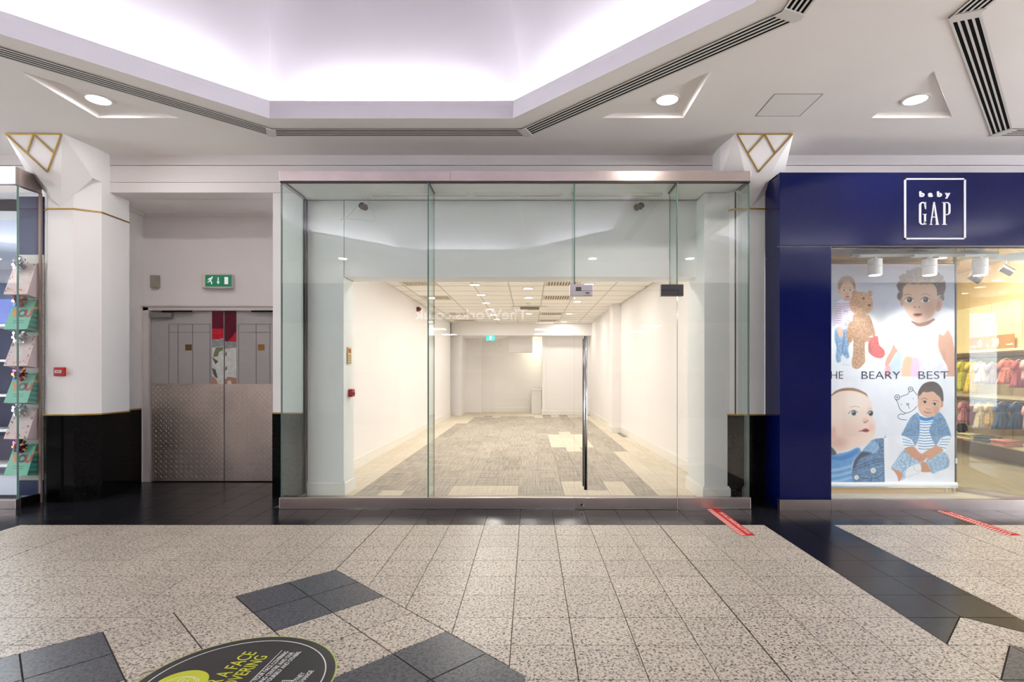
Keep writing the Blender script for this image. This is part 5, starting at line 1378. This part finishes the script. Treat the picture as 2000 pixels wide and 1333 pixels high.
stripes_arm([(1366, 655), (1282, 665), (1232, 740), (1280, 790), (1310, 805), (1345, 740)], [((1360, 682), (1270, 688)), ((1354, 712), (1254, 712)), ((1338, 744), (1245, 738)), ((1320, 778), (1262, 766))])
poly([(872, 800), (960, 800), (1060, 925), (985, 975), (935, 1040), (890, 1095), (845, 1108), (862, 1040), (800, 1005), (745, 985), (800, 900)], (164, 192, 220), 1.6, tex=.16, ts=4)
poly([(1110, 905), (1180, 850), (1300, 818), (1348, 880), (1352, 950), (1330, 985), (1250, 1015), (1176, 1042), (1150, 980)], (156, 186, 216), 1.6, tex=.16, ts=4)
for q in (((840, 900), (900, 960), (860, 1040)), ((960, 860), (940, 960), (900, 1050)), ((1150, 940), (1180, 1030)), ((1320, 870), (1335, 940), (1300, 990)), ((1200, 900), (1290, 860))): line(q, (92, 128, 170), 7, .55)
poly([(752, 992), (810, 1005), (868, 1042), (862, 1080), (828, 1125), (812, 1070), (780, 1020)], (196, 142, 116), 1.4); poly([(1062, 930), (1110, 925), (1150, 990), (1165, 1024), (1060, 1024), (1040, 990)], (196, 142, 116), 1.4)
poly([(920, 985), (990, 950), (1050, 948), (1062, 1000), (1040, 1035), (960, 1058), (905, 1082), (898, 1040)], (232, 234, 240), 1.4); line([(980, 960), (1000, 1010), (1050, 1015)], (170, 178, 194), 5, .7); line([(905, 1078), (980, 1055), (1045, 1030)], (180, 188, 204), 6, .7)
poly([(888, 790), (975, 758), (1040, 820), (1110, 870), (1095, 905), (1055, 925), (1000, 895), (940, 850)], (198, 142, 116), 1.4); poly([(1290, 800), (1226, 752), (1150, 785), (1085, 825), (1075, 850), (1120, 880), (1160, 895), (1220, 845)], (204, 150, 122), 1.4)
for q in (((1060, 830), (1090, 862), (1110, 880)), ((1050, 860), (1075, 895)), ((1090, 845), (1120, 860)), ((1030, 870), (1050, 905))): line(q, (150, 98, 76), 5, .6)
FRAME[0] = 'A'
image = bpy.data.images.new('printed_baby_photos', IW, IH)
px_ = np.ones((IH, IW, 4), np.float32); px_[..., :3] = np.clip(img, 0, 1)[::-1]
image.pixels.foreach_set(px_.ravel()); image.update(); image.pack()
bm_ = bpy.data.materials.new('banner_print'); bm_.use_nodes = True; nt = bm_.node_tree
ti = nt.nodes.new('ShaderNodeTexImage'); ti.image = image; ti.extension = 'EXTEND'
nt.links.new(ti.outputs[0], nt.nodes['Principled BSDF'].inputs['Base Color']); nt.nodes['Principled BSDF'].inputs['Roughness'].default_value = .45
YBN = 5.75
bn = empty('photo_banner', (3.7, YBN, .06), 'tall hanging banner printed with four baby photos and a dark caption', 'banner')
x0, x1, z1, z0 = ax(BX0, YBN), ax(BX1, YBN), az(BY0, YBN), az(BY1, YBN)
mb = MB(); N = 24; prof = []
zr = z0+.05
for i in range(10): prof.append((YBN, z1+(zr-z1)*i/9))
for i in range(1, 7):
    a = i/6*PI*.55; prof.append((YBN-.05*(1-math.cos(a)), zr-.05*math.sin(a)))
vs = []; fs = []
for (y, z) in prof: vs += [(x0, y, z), (x1, y, z), (x0, y+.003, z), (x1, y+.003, z)]
for i in range(len(prof)-1):
    a = 4*i; fs += [(a, a+1, a+5, a+4), (a+2, a+6, a+7, a+3), (a, a+4, a+6, a+2), (a+1, a+3, a+7, a+5)]
mb.add(vs, fs); sheet_ = mb.build('printed_sheet', bm_, bn)
uv = sheet_.data.uv_layers.new(name='UVMap')
tot = z1-prof[-1][1]
for lp_ in sheet_.data.loops:
    v = sheet_.data.vertices[lp_.vertex_index].co
    uv.data[lp_.index].uv = ((v.x-x0)/(x1-x0), (v.z-prof[-1][1])/tot)
cm = mat('caption_navy', rgb(38, 38, 66), .5)
def cap(s_, px0, px1):
    c = text('lettering', s_, .118, cm, bn, Matrix.Identity(4), extrude=.0006, bold=-.0016)
    xs = [v.co.x for v in c.data.vertices]; w = max(xs)-min(xs)
    tgt = (px1-px0)*YBN/F
    c.data.transform(TF(ax(px0, YBN), YBN-.002, az(740.5, YBN)) @ Matrix.Diagonal((tgt/w, 1, 1, 1)) @ Matrix.Translation((-min(xs), 0, 0)))
cap('THE', 1609, 1646.5); cap('BEARY', 1683, 1758); cap('BEST', 1794, 1852.5)
MB().tube([(x0, YBN-.02, z0+.02), (x1, YBN-.02, z0+.02)], .03, 16).build('bottom_bar', white_pl, bn)
MB().tube([(x0, YBN+.01, z1), (x1, YBN+.01, z1)], .012, 10).build('top_bar', steel_m, bn)
for xx in (ax(1845, YBN), x1-.02): MB().tube([(xx, YBN-.02, z0), (xx, YBN-.02, .055)], .012, 10).build('foot', skirt_m, bn)
bx(x1-.008, x1+.004, YBN-.03, YBN-.02, az(905, YBN), az(895, YBN)).build('clip', white_pl, bn)

# ================================================================== GIFT SHOP AT THE LEFT EDGE
gs = empty('gift_shop_front', (-4.935, 5.27, 0), 'glass corner of the gift shop at the left edge, with steel header', 'shopfront')
GXR = -4.935
hd = MB().box(-9, GXR, 5.25, 5.30, 3.118, 3.285).box(GXR-.05, GXR, 5.30, 5.535, 3.118, 3.285)
hd.build('header', steel_m, gs, bevel=.002)
bx(-9, GXR, 5.25, 5.31, 0, .088).build('base_rail', steel_m, gs, bevel=.002); bx(GXR-.04, GXR, 5.31, 5.53, 0, .088).build('side_base', blackstone_m, gs)
pane('glass_pane', -9, GXR-.006, 5.27, 5.282, .088, 3.118, gs); pane('side_pane', GXR-.018, GXR-.006, 5.284, 5.52, .088, 3.118, gs, glass_m, 'x')
bx(GXR-.006, GXR+.001, 5.268, 5.284, .088, 3.118).build('corner_edge', edge_m, gs)
bx(GXR-.018, GXR+.004, 5.515, 5.535, .0, 3.118).build('wall_channel', mat('bronze_channel', rgb(150, 130, 118), .4, metal=.6), gs)
navy2 = mat('gift_navy_panel', rgb(38, 50, 98), .4, noise=.05)
slat = empty('slatwall_panel', (-5.08, 5.575, 0), 'narrow white slatwall holding six gift bags, navy above and below', 'display panel')
px0_, px1_ = -5.20, -4.958
bx(px0_, px1_, 5.57, 5.585, 2.51, 3.1).build('navy_panel', navy2, slat); bx(px0_, px1_, 5.57, 5.585, .06, .21).build('navy_panel', navy2, slat)
z = .215
while z < 2.5:
    bx(px0_, px1_, 5.570, 5.583, z, min(z+.1, 2.508)).build('slat', mat('slat_white', rgb(224, 222, 220), .5), slat); z += .105
bx(px0_, px1_, 5.5835, 5.588, .06, 3.1).build('backing', mat('slat_gap', rgb(140, 138, 138), .6), slat)
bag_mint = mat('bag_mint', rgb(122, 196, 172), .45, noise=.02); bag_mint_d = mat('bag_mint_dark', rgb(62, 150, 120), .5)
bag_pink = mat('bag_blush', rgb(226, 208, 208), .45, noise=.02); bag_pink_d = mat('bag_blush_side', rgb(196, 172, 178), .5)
stripe = [mat('stripe_red', rgb(196, 84, 78), .5), mat('stripe_orange', rgb(226, 146, 84), .5), mat('stripe_teal', rgb(50, 112, 128), .5), mat('stripe_slate', rgb(76, 86, 96), .5)]
flower = [mat('flower_coral', rgb(226, 130, 118), .5), mat('flower_pink', rgb(236, 176, 186), .5), mat('leaf_green', rgb(140, 150, 124), .5)]
silver = mat('bow_silver', rgb(200, 200, 206), .15, metal=1.0); bowc = [mat('bow_purple', rgb(110, 40, 120), .15, metal=.8), mat('bow_gold', rgb(220, 160, 60), .15, metal=.8), mat('bow_blue', rgb(40, 60, 150), .15, metal=.8), mat('bow_red', rgb(190, 50, 60), .15, metal=.8)]
def gift_bag(zb, zt, kind, label):
    yb_, ybk = 5.41, 5.55; dpt = .12
    x0, x1 = -5.205, -4.972; h = zt-zb; lean = .11            # top leans back and narrows
    root = empty('gift_bag', ((x0+x1)/2, yb_, zb), label, 'gift bag', 'gift bags on the white slatwall')
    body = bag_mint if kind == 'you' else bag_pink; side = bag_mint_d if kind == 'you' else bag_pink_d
    t0, t1 = x0+.01, x1-.004
    # front bottom, front top, back top, back bottom
    fb, ft, bt, bb = (yb_, zb+.02), (yb_+lean, zt), (yb_+dpt+.012, zt), (yb_+dpt, zb)
    mb = MB(); mb.add([(x0, *fb), (x1, *fb), (t1, *ft), (t0, *ft), (x0, *bb), (x1, *bb), (t1, *bt), (t0, *bt)],
           [(0,1,2,3), (5,4,7,6), (1,5,6,2), (4,0,3,7), (3,2,6,7), (4,5,1,0)])
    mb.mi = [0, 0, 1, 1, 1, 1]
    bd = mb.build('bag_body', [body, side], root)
    def FP(u, v, d=.002):                                  # point on the front panel
        xa = x0+(t0-x0)*v; xb = x1+(t1-x1)*v
        y = fb[0]+(ft[0]-fb[0])*v; z = fb[1]+(ft[1]-fb[1])*v
        n = Vector((0, -(ft[1]-fb[1]), (ft[0]-fb[0]))).normalized()
        return Vector((xa+(xb-xa)*u, y, z))+n*d
    def flat(pts, d, m_, nm, parent):
        a = [FP(u, v, d) for u, v in pts]; b = [FP(u, v, .0004) for u, v in pts]; n = len(pts)
        return MB().add(a+b, [tuple(range(n)), tuple(range(n, 2*n))[::-1]]+[(i, n+i, n+(i+1) % n, (i+1) % n) for i in range(n)]).build(nm, m_, parent)
    Mt = lambda u, v: Matrix.Translation(FP(u, v, .0015)) @ Matrix((Vector((1, 0, 0)), (FP(.5, 1, 0)-FP(.5, 0, 0)).normalized(), Vector((1, 0, 0)).cross((FP(.5, 1, 0)-FP(.5, 0, 0)).normalized()))).transposed().to_4x4()
    if kind == 'you':
        for ch, u, m_ in (('Y', .12, stripe[1]), ('O', .38, stripe[3]), ('U', .68, stripe[0])): text('lettering', ch, .105, m_, bd, Mt(u, .42), extrude=.0008, bold=.006)
        for k_ in range(2): flat([(.3, .3-k_*.07), (.75, .3-k_*.07), (.75, .275-k_*.07), (.3, .275-k_*.07)], .001, bag_mint_d, 'small_print', bd)
        for k_, mm in enumerate((stripe[0], stripe[1], stripe[2], stripe[3], stripe[2], stripe[3])):
            va, vb = .92-k_*.155, .92-k_*.155-.075
            def SP(f, v): 
                p = Vector((x1+(t1-x1)*v, fb[0]+(ft[0]-fb[0])*v, fb[1]+(ft[1]-fb[1])*v)); q = Vector((x1+(t1-x1)*v, bb[0]+(bt[0]-bb[0])*v, bb[1]+(bt[1]-bb[1])*v)); return p+(q-p)*f+Vector((.0012, 0, 0))
            if va > .85: f0 = .2
            else: f0 = .05
            MB().add([SP(f0, va), SP(.98, va), SP(.98, vb), SP(f0, vb)], [(0,1,2,3)]).build('stripe', mm, bd)
    else:
        r2 = random.Random(int(zb*100)); mbs = {0: MB(), 1: MB(), 2: MB()}
        def blob(u, v, r, k_, d=.001, n=8, sq=1.0):
            c = [FP(u+r*math.cos(2*PI*i/n)/1.0, v+r*sq*math.sin(2*PI*i/n)/(h/.24), d) for i in range(n)]; mbs[k_].add(c, [tuple(range(n))])
        for k_ in range(26):
            t = r2.random(); side_ = r2.choice('LRBB')
            if side_ == 'L': u, v = .05+r2.random()*.10, t*.9
            elif side_ == 'R': u, v = .84+r2.random()*.12, t*.95
            else: u, v = .08+t*.84, .05+r2.random()*.13
            blob(u, v, .02+r2.random()*.035, 2 if (side_ in 'LR' and r2.random() < .7) else r2.choice((0, 1)), .001+r2.random()*.0006, sq=r2.choice((.6, 1, 1.6)))
        for k_ in (0, 1, 2): mbs[k_].build('floral_print', flower[k_], bd, kind='stuff')
        text('lettering', 'Thank', .042, white_pl, bd, Mt(.33, .52), extrude=.0008, bold=.0012); text('lettering', 'You', .042, white_pl, bd, Mt(.42, .34), extrude=.0008, bold=.0012)
    # rope handle
    MB().tube(smooth([FP(.25, .985, .004), FP(.36, 1.05, .0), FP(.5, 1.08, -.005), FP(.64, 1.05, .0), FP(.75, .985, .004)], 3), .0035, 6).build('rope_handle', white_pl, root)
    # rosette bow
    c = FP(.47, .93, .03); bw = []
    rr2 = random.Random(int(zb*77))
    for lay, (n, R_, up) in enumerate(((10, .078, .006), (8, .056, .02), (5, .032, .032))):
        for i in range(n):
            a = 2*PI*(i+.5*lay)/n+rr2.random()*.2
            d = Vector((math.cos(a), -.12, math.sin(a))); s2 = Vector((-math.sin(a), 0, math.cos(a)))
            w2 = .011
            L_ = [Vector((0, 0, 0)), d*R_*.55+Vector((0, -.022-up*.3, 0)), d*R_+Vector((0, -.012, 0)), d*R_*.9+Vector((0, .004, 0)), d*R_*.3+Vector((0, .006, 0))]
            o_ = c+Vector((0, -up, 0)); vs = []
            for q in L_: vs += [o_+q-s2*w2, o_+q+s2*w2]
            bw.append((MB().add(vs, [(0,1,3,2), (2,3,5,4), (4,5,7,6), (6,7,9,8)]), i+lay))
    cols = {}
    for mb2, k_ in bw:
        key = 0 if kind != 'you' else k_ % 4
        cols.setdefault(key, MB()); cols[key].add(mb2.v, mb2.f)
    base = MB().ball((c.x, c.y, c.z), .012, .01, .012, 8, 5).build('bow', silver if kind != 'you' else bowc[0], root)
    for key, q in cols.items(): q.build('ribbon_loops', silver if kind != 'you' else bowc[key], base, kind='stuff')
    bx(x1-.03, x1-.012, yb_+lean-.006, yb_+lean-.002, zt-.035, zt-.01).build('tag', bowc[1] if kind == 'you' else dark_pl, root)
zs = [(515, 580, 'floral'), (585, 648, 'you'), (656, 719, 'floral'), (729, 791, 'you'), (799, 861, 'floral'), (868, 932, 'you')]
bl = ['blush floral gift bag with silver bow, topmost on the slatwall', 'mint green YOU gift bag with coloured bow, highest of three', 'blush floral gift bag with silver bow, middle of three',
      'mint green YOU gift bag with coloured bow, middle of three', 'blush floral gift bag with silver bow, lowest of three', 'mint green YOU gift bag with coloured bow, bottom of the slatwall']
for (a, b, kd), lb in zip(zs, bl): gift_bag(az(b, 5.44), az(a, 5.52), kd, lb)
# gift shop interior glimpsed through the glass
struct(bx(-12, -4.95, 5.32, 10, -.12, -.004).build('floor', mat('gift_floor', rgb(150, 152, 160), .3)), 'pale floor of the gift shop')
struct(bx(-12, -4.95, 6.07, 10, 3.0, 3.1).build('ceiling', mat('gift_ceiling', rgb(226, 232, 240), .6)), 'ceiling of the gift shop')
struct(bx(-12, -5.2, 9.0, 9.2, 0, 3.1).build('wall_back', mat('gift_wall', rgb(150, 172, 206), .6)), 'blue back wall of the gift shop')
struct(bx(-5.0, -4.76, 6.05, 9.0, 0, 3.1).build('wall_right', mat('gift_wall', None)), 'side wall of the gift shop')
for x_ in (-4.5, -1.5, 1.5, 4.5): area_light('opposite_fill_light', (x_, -4.5, 2.94), (x_, -4.5, 0), .25, .25, 34, (1, .97, .93), 'DISK')  # unseen lamps added opposite as soft fill for walls and ceiling
area_light('gift_shop_light', (-6.5, 6.8, 2.95), (-6.5, 6.8, 0), 1.2, .6, 90, (.92, .96, 1))
sh = empty('gift_shelving', (-6.2, 7.2, 0), 'white shelves with coloured goods behind the gift bags', 'shelving')
for z in (.1, .55, 1.0, 1.45, 1.9): bx(-7.4, -5.6, 7.0, 7.4, z, z+.025).build('shelf', white_pl, sh)
bx(-7.4, -5.6, 7.4, 7.43, .1, 2.3).build('back', navy2, sh)
for x_ in (-7.4, -6.5, -5.62): bx(x_, x_+.02, 7.0, 7.4, .1, 2.3).build('upright', white_pl, sh)
gc = [rgb(222, 110, 50), rgb(60, 130, 170), rgb(210, 210, 214), rgb(120, 60, 130), rgb(230, 150, 70), rgb(40, 80, 150)]
cn = ['orange', 'teal blue', 'pale grey', 'purple', 'amber', 'deep blue']; ln_ = ['bottom', 'second', 'third', 'fourth', 'top']
r3 = random.Random(11); q_ = 0
for li, z in enumerate((.1, .55, 1.0, 1.45, 1.9)):
    x = -6.42
    for k_ in range(2):
        w = .3; c_ = (li*2+k_) % 6
        b_ = empty('gift_box', (x+w/2, 7.1, z+.026), '%s gift box, %s on the %s shelf behind the gift bags' % (cn[c_], ['left', 'right'][k_], ln_[li]), 'gift box', 'gift boxes on the white shelves')
        hh = .2+r3.random()*.12; mm = mat('gift_box_%d' % c_, gc[c_], .5)
        bx(x, x+w, 7.05, 7.3, z+.026, z+.026+hh*.78).build('box_base', mm, b_); bx(x-.006, x+w+.006, 7.044, 7.306, z+.026+hh*.78, z+.026+hh).build('box_lid', mm, b_)
        x += w+.1

# ================================================================== OPPOSITE SIDE (seen in reflections)
struct(bx(-14.5, 11.0, -.95, -.75, 3.16, 3.62).build('wall_front', wall_m), 'fascia of the shops opposite')
op_d = mat('opposite_fascia_dark', rgb(52, 48, 62), .3, noise=.05)
ob = MB().box(-6, 6.5, -.93, -.8, 2.35, 3.16).box(-6.4, -6, -.95, -.75, 0, 3.16).box(6.5, 6.9, -.95, -.75, 0, 3.16).box(-14.5, -6.4, -.95, -.8, 0, 3.16).box(6.9, 11.0, -.95, -.8, 0, 3.16)
struct(ob.build('wall_front', op_d), 'dark shop fronts opposite')
struct(bx(-6.4, 6.9, -16, -.95, -.12, 0).build('floor', mat('opposite_floor', rgb(170, 162, 152), .4)), 'floor of the shop opposite')
opc = struct(bx(-6.4, 6.9, -16, -.95, 3.0, 3.1).build('ceiling', mat('opposite_ceiling', rgb(225, 224, 222), .8)), 'ceiling of the shop opposite')
struct(MB().box(-6.6, -6.4, -16, -.95, 0, 3.1).box(6.9, 7.1, -16, -.95, 0, 3.1).box(-6.4, 6.9, -16.2, -16, 0, 3.1).build('wall_back', mat('opposite_wall', rgb(190, 180, 178), .7, noise=.3, nscale=1.5)), 'walls of the shop opposite')
for x_, ys_ in ((-3.6, (-10.7, -13.8)), (.48, (-5.5, -7.8, -10.9, -13.6)), (4.4, (-6.6, -9.4, -12.2))):
    for y_ in ys_:
        bx(x_-.3, x_+.3, y_-.3, y_+.3, 2.985, 3.0).build('light_panel', panel_l, opc)
ss = empty('shop_sign', (-1.2, -.75, 2.5), 'white web address lettering on the dark fascia opposite', 'sign')
MR = Matrix.Translation((-.06, -.79, 2.415)) @ Euler((PI/2, 0, PI)).to_matrix().to_4x4()
c = text('lettering', 'TheWorks.co.uk', .30, mat('sign_letter_white_glow', rgb(214, 208, 220), .4, emit=(.9, .88, .95, 1), estr=1.6), ss, MR, extrude=.01, bold=.004)  # white letters given a glow to strengthen their reflection in the glass
xs = [v.co.x for v in c.data.vertices]; w = max(xs)-min(xs)
c.data.transform(Matrix.Translation((-.06, 0, 0)) @ Matrix.Diagonal((2.33/w, 1, 1, 1)) @ Matrix.Translation((.06, 0, 0)))
ps = empty('sale_poster', (-1.0, -.85, 1.7), 'white multibuy poster hanging in the shop opposite', 'poster')
bx(-1.5, -.52, -.88, -.87, 1.66, 2.14).build('sheet', mat('poster_white', rgb(216, 212, 212), .5), ps)
MR2 = lambda x, z: Matrix.Translation((x, -.867, z)) @ Euler((PI/2, 0, PI)).to_matrix().to_4x4()
text('lettering', '2 for £5', .22, red_pl, ps, MR2(-.56, 1.86), extrude=.002, bold=.004); text('lettering', 'MIX & MATCH', .10, red_pl, ps, MR2(-.62, 1.72), extrude=.002)
gn = empty('display_gondola', (0, -4, 0), 'low display units in the shop opposite', 'display unit')
for (x_, y_) in ((-4.6, -3.2), (-2.2, -4.4), (1.9, -3.8), (4.4, -5.2)):
    bx(x_, x_+1.2, y_-.5, y_, 0, 1.3).build('unit', mat('gondola', rgb(120, 100, 110), .6, noise=.4, nscale=6), gn)
